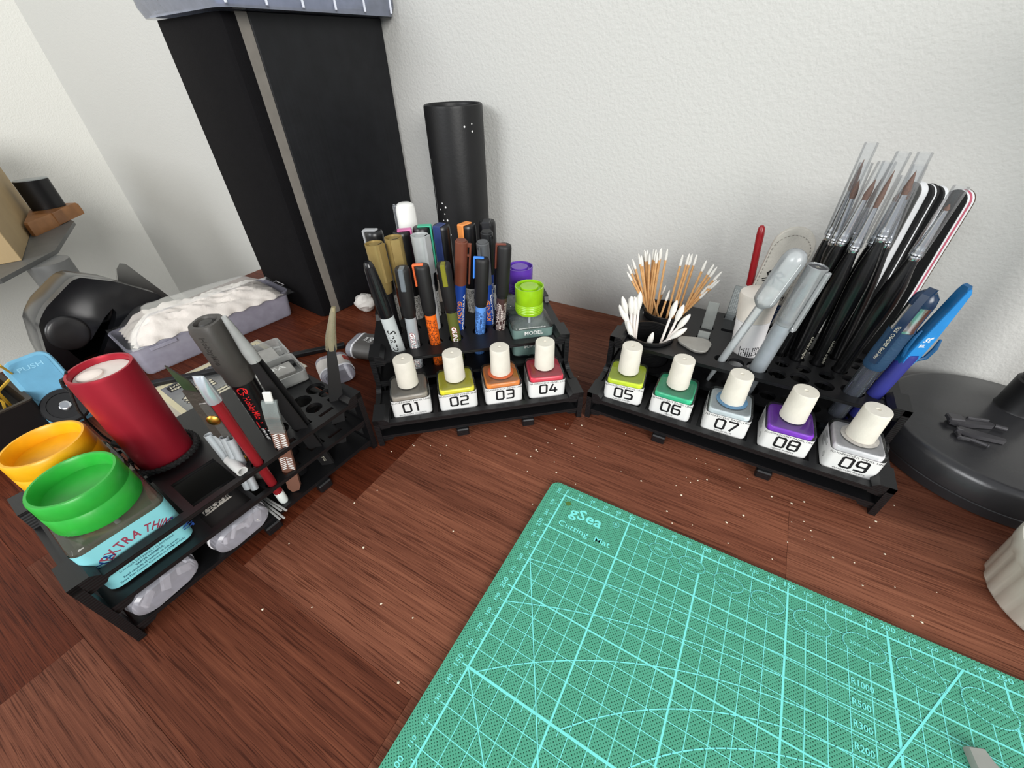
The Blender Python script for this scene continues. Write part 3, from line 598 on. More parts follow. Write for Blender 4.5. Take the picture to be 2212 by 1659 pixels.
# ------------------------------------------------------------------ left rack: cement bottles
def cement(y, label, capcol, cap_h, film, rz=0):
    t = thing('cement_bottle', label, 'bottle', 'square cement bottles in the left rack', RK['L'] @ P(31, y, 34.05, rz))
    MB().loft([RGL(40, 40, 6, 0), RGL(44.5, 44.5, 6, 2.5), RGL(44.5, 44.5, 6, 36.5), RGL(43, 43, 7, 38.3), RGL(33, 33, 12, 39.6), RGL(27, 27, 13.4, 40), RGL(26, 26, 12.9, 43)]).build('glass', clear('cement_glass', (250, 251, 246), 0.1, (196, 196, 176), 0.03), t)
    MB().loft([RGL(39, 39, 5, 2.2), RGL(41, 41, 5, 3.5), RGL(41, 41, 5, 24)]).build('liquid', clear('cement_liquid', (240, 242, 226), 0.35, (186, 186, 160), 0.04), t)
    lb = MB().loft([RGL(44.9, 44.9, 6, zz, 6) for zz in (1.6, 35)], False, False).build('label', mat(*film), t)
    capm = mat('cap_%d_%d_%d' % capcol, capcol, 0.35, var=0.06, vscale=200)
    # ribbed cap with a sunken top
    n = 120; H = cap_h
    def ring(r, z_, rib): return [((r+(0.28 if (i % 2) and rib else 0))*cos(2*pi*i/n), (r+(0.28 if (i % 2) and rib else 0))*sin(2*pi*i/n), z_) for i in range(n)]
    MB().loft([ring(19.6, 40.6, 0), ring(20.0, 41.3, 1), ring(19.75, 53, 1), ring(19.6, 53.3, 0), ring(19.6, 53.9, 0), ring(19.7, 54.2, 1), ring(19.4, H-1.2, 1), ring(18.9, H, 0), ring(17.7, H, 0), ring(17.0, H-1.4, 0), ring(16.6, H-8.0, 0), ring(1, H-8.4, 0)]).build('cap', capm, t, 50)
    MB().lathe([(1.6, 10), (1.6, 38.4)], 12).build('brush_stem', MILKY, t)
    return t, lb
t, lb = cement(31, 'square cement bottle with bright green ribbed cap and turquoise label', (44, 168, 58), 64, ('turquoise_label', (138, 212, 220), 0.4, 0, 0.5, 0.03))
dkb = mat('deep_blue_ink', (22, 62, 130), 0.5); mar = mat('maroon_ink', (150, 62, 84), 0.5)
def arctext(s, size, r, a0, cx, cz, kx):
    a = a0
    for ch in s:
        vs, fs = TXT(ch if ch != ' ' else 'i', size, 'LEFT', 0.2); x0 = min(v[0] for v in vs); wd = (max(v[0] for v in vs)-x0)*kx
        if ch != ' ':
            aa = a-(wd/2)/r; m = MB(); m.flat = True; m.add([((px-x0)*kx-wd/2, pz, 0) for px, pz in vs], fs)
            m.map(lambda v: (cx+(r+v.y)*cos(aa)+v.x*sin(aa), cz+((r+v.y)*sin(aa)-v.x*cos(aa))*0.82, 0)); yield m
        a -= (wd+0.55)/r
for words, size, a0, mtr in (('TAMIYA', 8.0, 2.98, dkb), ('EXTRA THIN', 9.2, 2.26, mar), ('CEMENT', 8.0, 0.80, dkb)):
    pr = MB(); pr.flat = True
    for m in arctext(words, size, 21.5, a0, 0, 9.6, 0.58): pr.m = FR(22.5); pr.add(m.v, m.f)
    pr.build('arched_print', mtr, lb, 0)
pr = MB(); pr.flat = True; pr.m = FR(22.5)
for k, (tx, sz) in enumerate((('Net 40ml - Item 87038', 1.9), ('DANGER EXTREMELY FLAMMABLE', 2.0), ('VAPOR HARMFUL', 2.0), ('Read carefully all cautions on side panels.', 1.9), ('Extra Thin Cement Conforms to ASTM D-4236', 1.9))):
    pr.text(tx, sz, 0, 13.2-k*2.3, 0, 'CENTER', 0.03 if k != 1 else 0, 0.92)
for sd, rows in ((LS(22.5), 12), (RS(22.5), 12)):
    pr.m = sd
    for k in range(rows):
        x_ = -17 if sd[0][3] > 0 else 2
        while x_ < (0 if sd[0][3] > 0 else 17):
            l = random.uniform(0.8, 2.4); pr.strip([(x_, 32-k*2.3), (x_+l, 32-k*2.3)], 0.7, 0); x_ += l+0.9
pr.build('small_print', mat('dark_teal_ink', (30, 74, 96), 0.5), lb, 0)
m = MB(); m.flat = True; m.m = FR(22.5); m.strip([(-14, 16), (14, 18.4)], 1.2, 0); m.build('red_stripe', mat('red_ink', (190, 44, 44), 0.5), lb, 0)
t, lb = cement(77.5, 'square bottle with translucent yellow cap behind the green capped one', (236, 172, 18), 64.5, ('cream_label', (222, 220, 204), 0.4, 0, 0.5, 0.05))
pr = MB(); pr.flat = True
for sd in (RS(22.5), FR(22.5)):
    pr.m = sd; pr.strip([(-12+24*k/12, 27+4*sin(pi*k/12)) for k in range(13)], 1.0, 0)
pr.build('pink_stripe', mat('pink_red_ink', (214, 90, 104), 0.5), lb, 0)

# ------------------------------------------------------------------ red torch with lanyard
t = thing('torch', 'metallic red cylindrical torch standing on the left rack', 'torch', None, axis(W('L', 71.5, 66, 57.05), W('L', 72.2, 66, 131), DIRS['F']))
REDM = mat('red_anodised', (172, 34, 52), 0.38, metal=0.5, var=0.03)
MB().lathe([(15.2, 0), (16.2, 1.2), (16.3, 72), (15.9, 74), (14.6, 74), (14.2, 72.5), (14.0, 68), (0.001, 67.8)], 56).build('body', REDM, t)
FROST = mat('frosted_white', (226, 216, 208), 0.5)
MB().lathe([(13.7, 67.9), (13.7, 70.4), (0.001, 70.6)], 40).build('diffuser', FROST, t)
MB().loft([[(x*k+3.8, y_*k-4.2, zz) for x, y_ in circ(6.0, 28)] for k, zz in ((1.05, 70.4), (1.0, 71.6), (0.6, 72.2))]).build('lens_boss', mat('frosted_white_boss', (238, 226, 216), 0.45), t)
CORD = mat('black_cord', (16, 15, 16), 0.8, bump=0.8, bscale=900)
lan = MB(); path = []
for k in range(50):
    a = radians(-150+k*8.2); path.append((19.2*cos(a), 19.2*sin(a), 2.6+1.2*sin(a*0.5+1)))
for ph in range(3):
    lan.tube([(p[0]*(1+0.05*sin(i*2.1+ph*2.1)), p[1]*(1+0.05*sin(i*2.1+ph*2.1)), p[2]+1.0*cos(i*2.1+ph*2.1)) for i, p in enumerate(path)], 1.3, 6)
lan.build('braided_lanyard', CORD, t)
m = MB(); m.tube([(19.2*cos(radians(-95)), 19.2*sin(radians(-95)), 2.8), (-4, -26, 4), (-6, -36, 7.5)], 2.6, 8); m.build('lanyard_sleeve', mat('black_rubber', (18, 18, 19), 0.6), t)
m = MB(); m.tube([(-6, -36, 7.5), (-5, -38, 16), (-1, -34, 32), (4, -27, 46), (6, -21, 58), (6, -17.6, 66), (5, -16.0, 72.5), (5, -14.6, 75), (4, -15, 70.5)], 0.8, 6); m.tube([(5.5, -16.8, 71), (5, -20.5, 69.5), (5.4, -21.6, 65), (6, -19, 61), (6.4, -17.4, 64)], 1.0, 6)
m.build('cord_loop', CORD, t)

# ------------------------------------------------------------------ translucent tubes in the slot
for i, (x0, y0, x1, y1, zt) in enumerate(((92.2, 21, 91.5, 30, 79), (94.2, 17.5, 94.5, 25, 80), (91.0, 16, 95.8, 17.5, 80), (93.5, 11.5, 97.5, 14.5, 78.5))):
    a, b = W('L', x0, y0, 34.1), W('L', x1, y1, zt); t = MB().lathe([(2.6, 0), (2.6, (b-a).length), (2.1, (b-a).length), (2.1, 0.5)], 18).build('plastic_tube', MILKY)
    tag(t, ['translucent plastic tube in the left rack slot, rearmost of four', 'second translucent plastic tube from the back in the left rack slot', 'third translucent plastic tube from the back in the left rack slot', 'foremost of the four translucent tubes upright in the left rack slot'][i], 'tube', 'translucent tubes in the left rack'); place(t, axis(a, b))
a, b = W('L', 91.5, 20, 60.6), W('L', 91.2, 3.5, 59.6)
t = MB().lathe([(3.2, 0), (3.3, (b-a).length), (2.4, (b-a).length), (2.3, 4)], 22).build('plastic_tube', mat('white_tube', (222, 222, 220), 0.4)); tag(t, 'short opaque white tube lying across the left rack slot', 'tube'); place(t, axis(a, b))

# ------------------------------------------------------------------ riveted knife
t = thing('folding_knife', 'worn grey metal scraper with brass rivets and pale blade', 'tool', None, axis(W('L', 99.5, 18.5, 34.1), W('L', 95.5, 21.5, 138), (0.62, -0.78)))
m = MB(); m.loft([[(-1.4, y_, z_) for y_, z_ in ((-5.5, 0), (4.5, 0), (4.6, 56), (3, 80), (-5, 84), (-6, 52))], [(1.4, y_, z_) for y_, z_ in ((-5.5, 0), (4.5, 0), (4.6, 56), (3, 80), (-5, 84), (-6, 52))]]); m.build('handle', mat('worn_gunmetal', (84, 76, 70), 0.45, metal=0.5, bump=0.6, bscale=300), t)
m = MB(); m.box(1.2, 2.4, -1, 4.4, 2, 74, 0.4); m.build('side_plate', mat('brushed_grey', (112, 108, 104), 0.4, metal=0.6, bump=0.3), t)
m = MB(); m.loft([[(x, y_, z_) for y_, z_ in ((-4, 78), (2.5, 78), (1.5, 90), (-5.0, 102))] for x in (-0.5, 0.5)]); m.build('blade', STEEL, t)
for zz in (60, 24):
    m = MB(); m.at(2.3, 1.0, zz, 0, 90, 0); m.lathe([(3.9, 0), (3.9, 0.5), (2.8, 1.5), (0.001, 2.0)], 20); m.build('rivet', BRASS, t)

# ------------------------------------------------------------------ red handled tool
t = thing('scribing_tool', 'thin red metal tool with silver chisel cap and white tip', 'tool', None, axis(W('L', 103.8, 6.6, 11.05), W('L', 98.3, 3.2, 133), DIRS['F']))
MB().lathe([(1.4, 10), (3.1, 12), (3.1, 104)], 20).build('handle', mat('satin_red', (150, 32, 40), 0.35, metal=0.3), t)
MB().loft([[(x*k, y_*k2, zz) for x, y_ in circ(3.3, 20)] for k, k2, zz in ((1.15, 1.15, 103), (1.2, 1.2, 105), (1.15, 1.1, 112), (0.7, 1.1, 119), (0.2, 1.0, 122))]).build('chisel_cap', mat('polished_cap', (206, 214, 222), 0.22, metal=0.6, var=0.02), t)
m = MB(); m.loft([[(x, y_, zz) for x, y_ in circ(r_, 14)] for r_, zz in ((2.6, 0.1), (3.1, 2), (3.1, 13), (2.6, 14))]); m.build('white_tip', mat('white_rubber', (226, 234, 230), 0.4), t)

# ------------------------------------------------------------------ jumbo marker
t = thing('jumbo_marker', 'thick marker with charcoal flat sided cap and red logo on black barrel', 'marker', None, axis(W('L', 127.3, 22.4, 11.05), W('L', 120.4, 24, 151), (0.45, -0.89)))
L = 140
bd = MB().lathe([(6, 0), (7.4, 1.5), (7.5, 99)], 30).build('barrel', mat('marker_black', (14, 14, 16), 0.3), t)
m = MB(); m.loft([RGL(15.6, 15.6, 7.7, 95.5, 6), RGL(17, 17, 8.3, 96.8, 6), RGL(17, 17, 8.2, 105, 6), RGL(17.4, 16.2, 5.2, 108, 6), RGL(18, 16.6, 5.0, 136, 6), RGL(17, 15.6, 6, L-0.5, 6), RGL(13, 12, 5.6, L-0.4, 6), RGL(11, 10, 4.8, L-3.4, 6)]); CAPG = mat('charcoal_cap', (66, 63, 60), 0.5, bump=0.08); cp = m.build('cap', CAPG, t)
m = MB(); m.at(0, 0, L-3.4); m.lathe([(4.8, 0), (4.8, 1.2), (3.5, 2.6), (0.001, 2.8)], 24); m.build('cap_button', mat('dark_charcoal', (46, 44, 42), 0.5), t)
w = MB(); w.text('HobbyMio', 5.0, 0, 0, 0, 'LEFT', 0.05, 0.95)
w.map(lambda v: (9.08, v.y, 134-v.x)); w.build('embossed_word', mat('dark_charcoal', (46, 44, 42), 0.5), cp, 0)
RED = mat('bright_red_ink', (226, 36, 40), 0.45)
w = MB(); w.flat = True; w.text('HobbyMio', 5.4, 8.5, 0, 0, 'LEFT', 0.1, 0.88)
w.strip([(4+2.8*cos(q*pi/10), 0.2+2.8*sin(q*pi/10)) for q in range(2, 19)], 0.7, 0); w.strip([(2.4, -1.2), (2.4, 1.6), (5.6, 1.6), (5.6, -1.0)], 0.5, 0); w.strip([(7.2, 3), (7.2, -0.5), (4.6, 0.6)], 0.5, 0)
w.add([(31, -3.4, 0), (37, -3.6, 0), (38.5, 0, 0), (37, 3.6, 0), (31, 3.4, 0), (32, 0, 0)], [tuple(range(6))])
on_cyl(w, 7.56, 95, 0.25).build('logo_print', RED, bd, 0)
w = MB(); w.flat = True; w.text('天下画匠', 4.6, 40, 2.0, 0, 'LEFT', 0.1, 0.8); w.text('FOR PLASTIC MODEL', 2.8, 38, -2.4, 0, 'LEFT', 0.08, 0.8)
on_cyl(w, 7.56, 95, 0.3).build('white_print', mat('white_ink', (240, 240, 238), 0.4), bd, 0)
w = fine(2, 46, 2.3, 5, 1.3, 0.85); on_cyl(w, 7.56, 92, -0.8).build('fine_print', mat('grey_ink', (190, 190, 188), 0.5), bd, 0)

# ------------------------------------------------------------------ tweezers
def tweezers(label, p0, p1, face, bend, capm, note):
    a, b = W('L', *p0), W('L', *p1); Ln = (b-a).length
    t = thing('tweezers', label, 'tweezers', 'black tweezers standing tips up', axis(a, b, face))
    for s_ in (-1, 1):
        prof = [(0, 4.8, 0.6), (18, 5.0, 0.9), (Ln*0.42, 5.0, 3.4), (Ln*0.66, 3.6, 3.6), (Ln*0.82, 2.0, 2.2), (Ln-2, 0.7, 0.5)]
        m = MB(); m.loft([[(s_*o_ + dx - 0.55, y_+bend*max(0, (zz/Ln-0.8))**1.2*70, zz) for dx, y_ in ((0, -w_1), (1.1, -w_1), (1.1, w_1), (0, w_1))] for zz, w_1, o_ in prof]); m.build('arm', BLACKSOFT, t)
    m = MB(); m.loft([[(x, y_+0, zz) for x, y_ in rr(2.6, wd, 1.2, 3)] for wd, zz in ((7, 0), (10, 2), (10, 14))]); m.build('joined_end', BLACKSOFT, t)
    if note:
        w = MB(); w.flat = True; w.text('Y-12', 3.0, 0, 0, 0, 'CENTER', 0.03); w.map(lambda v: (1.42, v.y, 8-v.x)); w.build('number_print', mat('silver_ink', (190, 186, 170), 0.4), t, 0)
    m = MB(); m.loft([[(x, y_+bend*max(0, (zz/Ln-0.8))**1.2*70, zz) for x, y_ in circ(r_, 18, 0, 0, r2)] for r_, r2, zz in ((3.7, 4.0, Ln-31), (3.7, 4.0, Ln-22), (2.9, 3.1, Ln-14), (1.9, 2.1, Ln-2), (1.4, 1.5, Ln+2.5))]); m.build('tip_cover', capm, t)
    return t
tweezers('black tweezers under a milky tip cover next to the jumbo marker', (145, 9.5, 11.05), (128, 15.4, 150), (0.62, -0.78), 0, clear('frosted_cover', (236, 238, 238), 0.5, (214, 216, 214), 0.2), True)
tweezers('black tweezers under a bent yellowish clear tip cover, right end of left rack', (165.5, 20.5, 11.05), (187, 9.2, 131), (0.8, -0.6), 0.35, clear('yellowish_cover', (246, 240, 214), 0.3, (226, 214, 176), 0.12), False)

# ------------------------------------------------------------------ glass file in clear sleeve
t = thing('nail_file', 'brown striped glass file with clear bowed handle in left rack', 'file', None, axis(W('L', 114, 7.6, 11.05), W('L', 125.5, 2.2, 104), (0.62, -0.78)))
m = MB(); m.loft([[(-1.2, y_, z_) for y_, z_ in ((-2, 0), (3, 2), (4.6, 6), (4.6, 60), (-4.6, 60), (-4.6, 4))], [(1.2, y_, z_) for y_, z_ in ((-2, 0), (3, 2), (4.6, 6), (4.6, 60), (-4.6, 60), (-4.6, 4))]]); fb = m.build('file_blade', mat('coppery_brown', (140, 100, 84), 0.35, metal=0.3), t)
m = MB(); m.loft([[(-1.1+bx, y_, z_) for y_ in (-4.6, 4.6)]+[(1.1+bx, y_, z_) for y_ in (4.6, -4.6)] for z_, bx in ((58, 0), (70, 1.6), (79, 1.4), (86, 0))]); m.build('clear_handle', clear('file_handle_clear', (244, 248, 248), 0.25, (206, 218, 216), 0.05), t)
m = MB(); m.box(-0.9, 0.9, -2.6, 2.6, 84, 93, 0.5); m.build('white_end', mat('white_plastic', (232, 232, 228), 0.35), t)
m = MB(); m.flat = True
for k in range(9): m.add([(1.25, -4, 43+k*1.7), (1.25, -0.4, 44.6+k*1.7), (1.25, -0.4, 45.4+k*1.7), (1.25, -4, 43.8+k*1.7), (1.25, 4, 43+k*1.7), (1.25, 0.4, 44.6+k*1.7), (1.25, 0.4, 45.4+k*1.7), (1.25, 4, 43.8+k*1.7)], [(0, 1, 2, 3), (4, 5, 6, 7)])
for k in range(7): m.add([(1.25, -4, 24+k*1.7), (1.25, -0.4, 25.6+k*1.7), (1.25, -0.4, 26.4+k*1.7), (1.25, -4, 24.8+k*1.7), (1.25, 4, 24+k*1.7), (1.25, 0.4, 25.6+k*1.7), (1.25, 0.4, 26.4+k*1.7), (1.25, 4, 24.8+k*1.7)], [(0, 1, 2, 3), (4, 5, 6, 7)])
m.build('chevron_print', mat('white_ink', (240, 240, 238), 0.4), fb, 0)

# ------------------------------------------------------------------ thin grey rods on the base shelf
for i, (x0, y0, x1, y1) in enumerate(((92.6, 22, 92.6, -5.5), (94.2, 22, 94.8, -7.5), (96, 22, 97.2, 0), (97.4, 22, 99.4, -3))):
    a, b = W('L', x0, y0, 11.85), W('L', x1, y1, 11.85); t = MB().lathe([(0.8, 0), (0.8, (b-a).length)], 10).build('thin_rod', mat('pale_grey_rod', (176, 176, 174), 0.4)); place(t, axis(a, b))
    tag(t, ['thin grey plastic rod on the bottom shelf, nearest to the clear case', 'longest of the four thin grey rods on the bottom shelf', 'shortest of the four thin grey rods on the bottom shelf', 'thin grey plastic rod nearest to the white tip of the red tool'][i], 'rod', 'thin rods on the left rack base')

# ------------------------------------------------------------------ stadium shaped clear cases
def stadium(w, h, n=10): return rr(w, h, h/2-0.01, n)
SPONGE = mat('white_sponge', (228, 226, 220), 0.8, bump=0.5, bscale=300)
def case(label, M_, w, h, dep, sleeve, words=None, pieces=0):
    t = thing('sponge_case', label, 'case', 'small rounded plastic cases', M_)
    UPR = Matrix(((1, 0, 0, 0), (0, 0, 1, 0), (0, 1, 0, h/2), (0, 0, 0, 1)))
    CASEM = clear('case_plastic', (240, 240, 248), 0.36, (224, 224, 236), 0.08)
    def ring(k, y_, s_=0): return [(x*k, z_*k, y_) for x, z_ in stadium(w-s_, h-s_)]
    m = MB(); m.m = UPR; m.loft([ring(0.84, -3), ring(0.97, -1.5), ring(1, 1), ring(1, dep)], True, True); m.build('clear_body', CASEM, t)
    m = MB(); m.m = UPR; m.loft([[(x, z_, y_) for x, z_ in stadium(w+dw, h+dw)] for dw, y_ in ((0.2, 4.8), (1.4, 5.1), (1.4, 6.6), (0.2, 7.0))], False, False); m.build('rim', mat('white_rim', (232, 232, 236), 0.35), t)
    m = MB(); m.m = UPR; m.loft([[(x, z_, y_) for x, z_ in stadium(w+0.8, h+0.8)] for y_ in (7.2, dep-6)], False, False); sl = m.build('paper_sleeve', sleeve, t)
    for sx in (-1, 1):
        m = MB(); m.box(sx*5.5-4.6, sx*5.5+4.6, -1.0, 5.4, 0.3, 2.0, 0.5); m.build('latch', CASEM, t)
    r_ = random.Random(pieces)
    for k in range(pieces):
        m = MB(); m.at(-w/2+9+k*(w-16)/max(1, pieces-1), 2.5+r_.uniform(-1.5, 1.5), h*0.45, r_.uniform(-30, 30), r_.uniform(-40, 40), r_.uniform(0, 60)); m.box(-4.5, 4.5, -1.2, 1.2, -2.4, 2.4, 0.3); m.build('sponge_piece', SPONGE, t)
    if words:
        m = MB(); m.flat = True; m.m = Matrix(((1, 0, 0, 0), (0, 1, 0, 0), (0, 0, 1, h+0.5), (0, 0, 0, 1)))
        m.box(-w/2+10, w/2-9, 20.5, 34, -0.02, 0.02); m.build('label_patch', mat('cream_patch', (214, 206, 196), 0.5), sl, 0)
        m = MB(); m.flat = True; m.text(words[0], 6.2, 0, 24, h+0.56, 'CENTER', 0.12, 0.9); m.text(words[1], 2.6, -3, 31.5, h+0.56, 'CENTER', 0.03, 1.1); m.strip([(-w/2+11, 28.2), (w/2-10, 28.2)], 1.4, h+0.56)
        m.build('word_print', INK, sl, 0)
    return t
DGREY = mat('dark_grey_sleeve', (50, 48, 47), 0.5); BRICK = mat('brick_red_sleeve', (142, 62, 52), 0.5)
case('clear rounded case with dark grey sleeve and sponge pieces, under left rack', RK['L'] @ P(73, 2.2, 11.05, 3), 37, 18.2, 52, DGREY, ('立式海绵', 'HobbyMio'), 5)
case('clear rounded case with brick red sleeve on the bottom shelf', RK['L'] @ P(26, 3.6, 11.05, 5), 37, 18.2, 52, BRICK, None, 3)

# ------------------------------------------------------------------ right rack: swab cups
cups = []
for (cx, cy_, zt, lab) in ((31, 75, 60.5, 'black round cup holding the white cotton buds'), (33, 122, 63, 'black round cup holding the wooden pointed swabs')):
    t = MB().lathe([(19.5, 0), (20.4, 1), (20.4, zt-11-3), (21.4, zt-11-2.5), (21.4, zt-11), (19.6, zt-11), (19.2, 3), (0.001, 2.6)], 40).build('swab_cup', BLACKP); tag(t, lab, 'cup', 'swab cups in the right rack'); place(t, RK['R'] @ P(cx, cy_, 11.05))
WOODT = [(-10.2, 111.3, 106.3), (-7.5, 112.2, 104.6), (-6.4, 112.6, 111.5), (-8.9, 111.7, 99.3), (-2.0, 114.1, 116.1), (-1.1, 114.4, 118.2), (1.5, 115.2, 116.6), (3.2, 115.7, 119.6), (1.8, 115.3, 119.5), (5.0, 116.2, 120.4), (8.5, 117.2, 118.7), (10.8, 117.8, 122.6), (13.3, 118.4, 123.0), (15.3, 118.8, 120.9), (16.7, 119.1, 123.1), (17.3, 119.3, 123.8), (22.7, 120.3, 123.6), (12.0, 118.0, 89.0), (27.5, 121.2, 85.7), (32.9, 122.0, 83.9), (37.4, 122.5, 121.0), (42.3, 123.0, 121.7), (44.8, 123.2, 121.9), (48.5, 123.5, 120.7), (58.2, 123.8, 118.4), (65.1, 123.7, 115.2), (68.3, 123.6, 113.5), (73.3, 123.3, 109.5), (71.6, 123.5, 102.1), (73.8, 123.3, 101.9), (58.2, 123.8, 94.2), (66.3, 123.7, 95.5), (66.8, 123.7, 91.1)]
STICK = mat('pale_wood_stick', (206, 158, 104), 0.6, var=0.12, vscale=300); COTTON = mat('white_cotton', (226, 223, 216), 0.85, bump=0.2, bscale=1500)
rs = random.Random(11)
ORD = 'first second third fourth fifth sixth seventh eighth ninth tenth eleventh twelfth thirteenth fourteenth fifteenth sixteenth seventeenth eighteenth nineteenth twentieth twenty-first twenty-second twenty-third twenty-fourth twenty-fifth twenty-sixth twenty-seventh twenty-eighth twenty-ninth thirtieth thirty-first thirty-second thirty-third'.split()
WRANK = [0, 2, 3, 1, 4, 5, 6, 8, 7, 9, 11, 12, 13, 14, 15, 16, 18, 10, 17, 19, 20, 21, 22, 23, 25, 28, 29, 32, 30, 31, 24, 27, 26]; BRANK = [8, 1, 5, 6, 7, 0, 2, 4, 3, 10, 11, 13, 12, 9]
def rim_point(tip, c, rad, z_rim):
    """foot inside the cup so that the stick leans on the rim"""
    d = Vector((tip[0]-c[0], tip[1]-c[1])); r = d.length; u = d/max(r, 1e-6)
    return u, r
for i, (x, y, z_) in enumerate(WOODT):
    c = Vector((33, 122)); tip = Vector((x, y+rs.uniform(-3, 5), z_)); short = z_ < 92 and x < 40
    u, r = rim_point(tip, c, 18, 63)
    rimr = min(17.2, r*0.8) if not short else 13.0*rs.uniform(0.5, 1)
    # where it passes the rim, then straight on down to the cup floor or wall
    rp = Vector((c.x+u.x*rimr, c.y+u.y*rimr-rs.uniform(0, 5)*(0.4), 62.0)); dr = (rp-tip).normalized()
    k = (14.2-tip.z)/dr.z; foot = tip+dr*k; fo = Vector((foot.x-c.x, foot.y-c.y))
    if fo.length > 17.0:
        kk = k
        for q in range(200):
            kk = k*(1-q/200); pt = tip+dr*kk
            if pt.z < 62 and (Vector((pt.x, pt.y))-c).length < 17.0: break
        foot = tip+dr*kk
    a, b = W('R', *foot), W('R', *tip); Ln = (b-a).length
    side = 'left' if x < 30 else 'right'
    t = thing('wooden_swab', 'pointed wooden swab in black cup, its white tip the %s from the left' % ORD[WRANK[i]], 'swab', 'pointed wooden swabs', axis(a, b))
    MB().lathe([(0.95, 0), (1.05, 1), (1.05, Ln-10)], 8).build('stick', STICK, t)
    MB().lathe([(1.08, Ln-10.5), (1.3, Ln-8.5), (1.2, Ln-5), (0.7, Ln-1), (0.2, Ln)], 10).build('cotton_tip', COTTON, t)
WHITET = [(15.3, 71.8, 100.0), (1.0, 67.5, 94.1), (8.5, 69.9, 95.1), (11.0, 72.7, 94.2), (12.6, 71.1, 94.4), (-0.4, 67.1, 85.4), (6.8, 67.4, 74.1), (10.2, 64.4, 72.2), (6.4, 73.3, 91.3), (46.9, 76.8, 96.5), (53.3, 77.1, 93.7), (60.7, 75.2, 86.9), (61.4, 72.2, 74.7), (35.0, 63.6, 67.5)]
WST = mat('white_paper_stick', (232, 224, 218), 0.6)
for i, (x, y, z_) in enumerate(WHITET):
    c = Vector((31, 75)); tip = Vector((x, y, z_)); u, r = rim_point(tip, c, 18, 60)
    rp = Vector((c.x+u.x*min(16.5, r*0.75), c.y+u.y*min(16.5, r*0.75)-4, 59.0)); dr = (rp-tip).normalized(); k = (14.4-tip.z)/dr.z; foot = tip+dr*k
    kk = k
    for q in range(200):
        kk = k*(1-q/200); pt = tip+dr*kk
        if (Vector((pt.x, pt.y))-c).length < 16.5: break
    foot = tip+dr*kk
    a, b = W('R', *foot), W('R', *tip); Ln = (b-a).length
    t = thing('cotton_bud', 'white cotton bud in black cup, its head the %s from the left' % ORD[BRANK[i]], 'cotton bud', 'white cotton buds', axis(a, b))
    MB().lathe([(1.1, 0), (1.15, 0.6), (1.15, max(2, Ln-14))], 10).build('stick', WST, t)
    MB().lathe([(1.2, max(1, Ln-17)), (2.3, max(2, Ln-13.5)), (2.75, Ln-9), (2.3, Ln-5), (1.2, Ln-1.2), (0.2, Ln)], 16).build('cotton_head', COTTON, t)

# ------------------------------------------------------------------ grey pick, clear strips
m = MB(); tri = []
for k in range(36):
    a = 2*pi*k/36; rad = 13.2*(1+0.13*cos(3*a)); tri.append((rad*cos(a)*1.08, rad*sin(a)*0.86))
m.loft([[(x*k, y_*k, zz) for x, y_ in tri] for k, zz in ((0.9, 0), (0.98, 1.2), (1.0, 2.6), (0.97, 3.2))]); t = m.build('plastic_pick', mat('warm_grey_plastic', (150, 148, 142), 0.45)); tag(t, 'flat grey rounded triangle pick lying on the right rack shelf', 'pick'); place(t, RK['R'] @ P(71.5, 75.5, 57.1, 172))
for (x, y, z0, h, lab) in ((75.5, 114, 31.2, 50, 'clear plastic strip sticking up from a slot, the taller of two'), (75.5, 93.5, 31.2, 29.5, 'clear plastic strip low in its slot beside the grey pick')):
    t = MB().box(-5, 5, -1.2, 1.2, 0, h, 0.3).build('plastic_strip', clear('strip_plastic', (236, 238, 236), 0.4, (206, 210, 206), 0.1)); tag(t, lab, 'strip', 'clear strips in the right rack'); place(t, RK['R'] @ P(x, y, z0+2.9))
t = thing('glass_file', 'narrow clear glass file with frosted diamond pattern', 'file', None, RK['R'] @ P(92, 143.5, 34.1, -8))
MB().box(-4.2, 4.2, -1.5, 1.5, 0, 57, 0.3).build('glass_strip', clear('file_glass', (226, 232, 232), 0.22, (190, 196, 198), 0.05), t)
m = MB(); m.flat = True; m.m = FR(1.56)
for k in range(16):
    for j in range(5): m.add([(-3.6+j*1.6, 31+k*1.5, 0), (-2.9+j*1.6, 30.4+k*1.5, 0), (-2.2+j*1.6, 31+k*1.5, 0), (-2.9+j*1.6, 31.6+k*1.5, 0)], [(0, 1, 2, 3)])
m.build('diamond_pattern', mat('frost_grey', (176, 180, 180), 0.6), t, 0)

# ------------------------------------------------------------------ white tapered glue bottle
a, b = W('R', 114, 91, 34.1), W('R', 107, 92, 112)
t = thing('glue_bottle', 'white tapered bottle with printed label behind the pipette', 'bottle', None, axis(a, b, (0.35, -0.94))); L = (b-a).length
MB().lathe([(10.5, 0), (11.5, 1), (12.3, 26), (13.2, 52), (13.0, 53), (13.5, 54)], 40).build('body', mat('white_bottle', (232, 230, 230), 0.4, var=0.02), t)
MB().lathe([(13.3, 53.6), (14.9, L-4), (14.4, L-1.2), (12.6, L), (0.001, L+0.3)], 40).build('cap', mat('cream_cap', (224, 216, 206), 0.42), t)
m = fine(10, 26, 1.7, 9, 0.8, 0.9); m.map(lambda v: ((12.45)*cos(-0.1+v.y/12.5), 12.45*sin(-0.1+v.y/12.5), 22+v.x)); m.build('label_print', INK, t, 0)

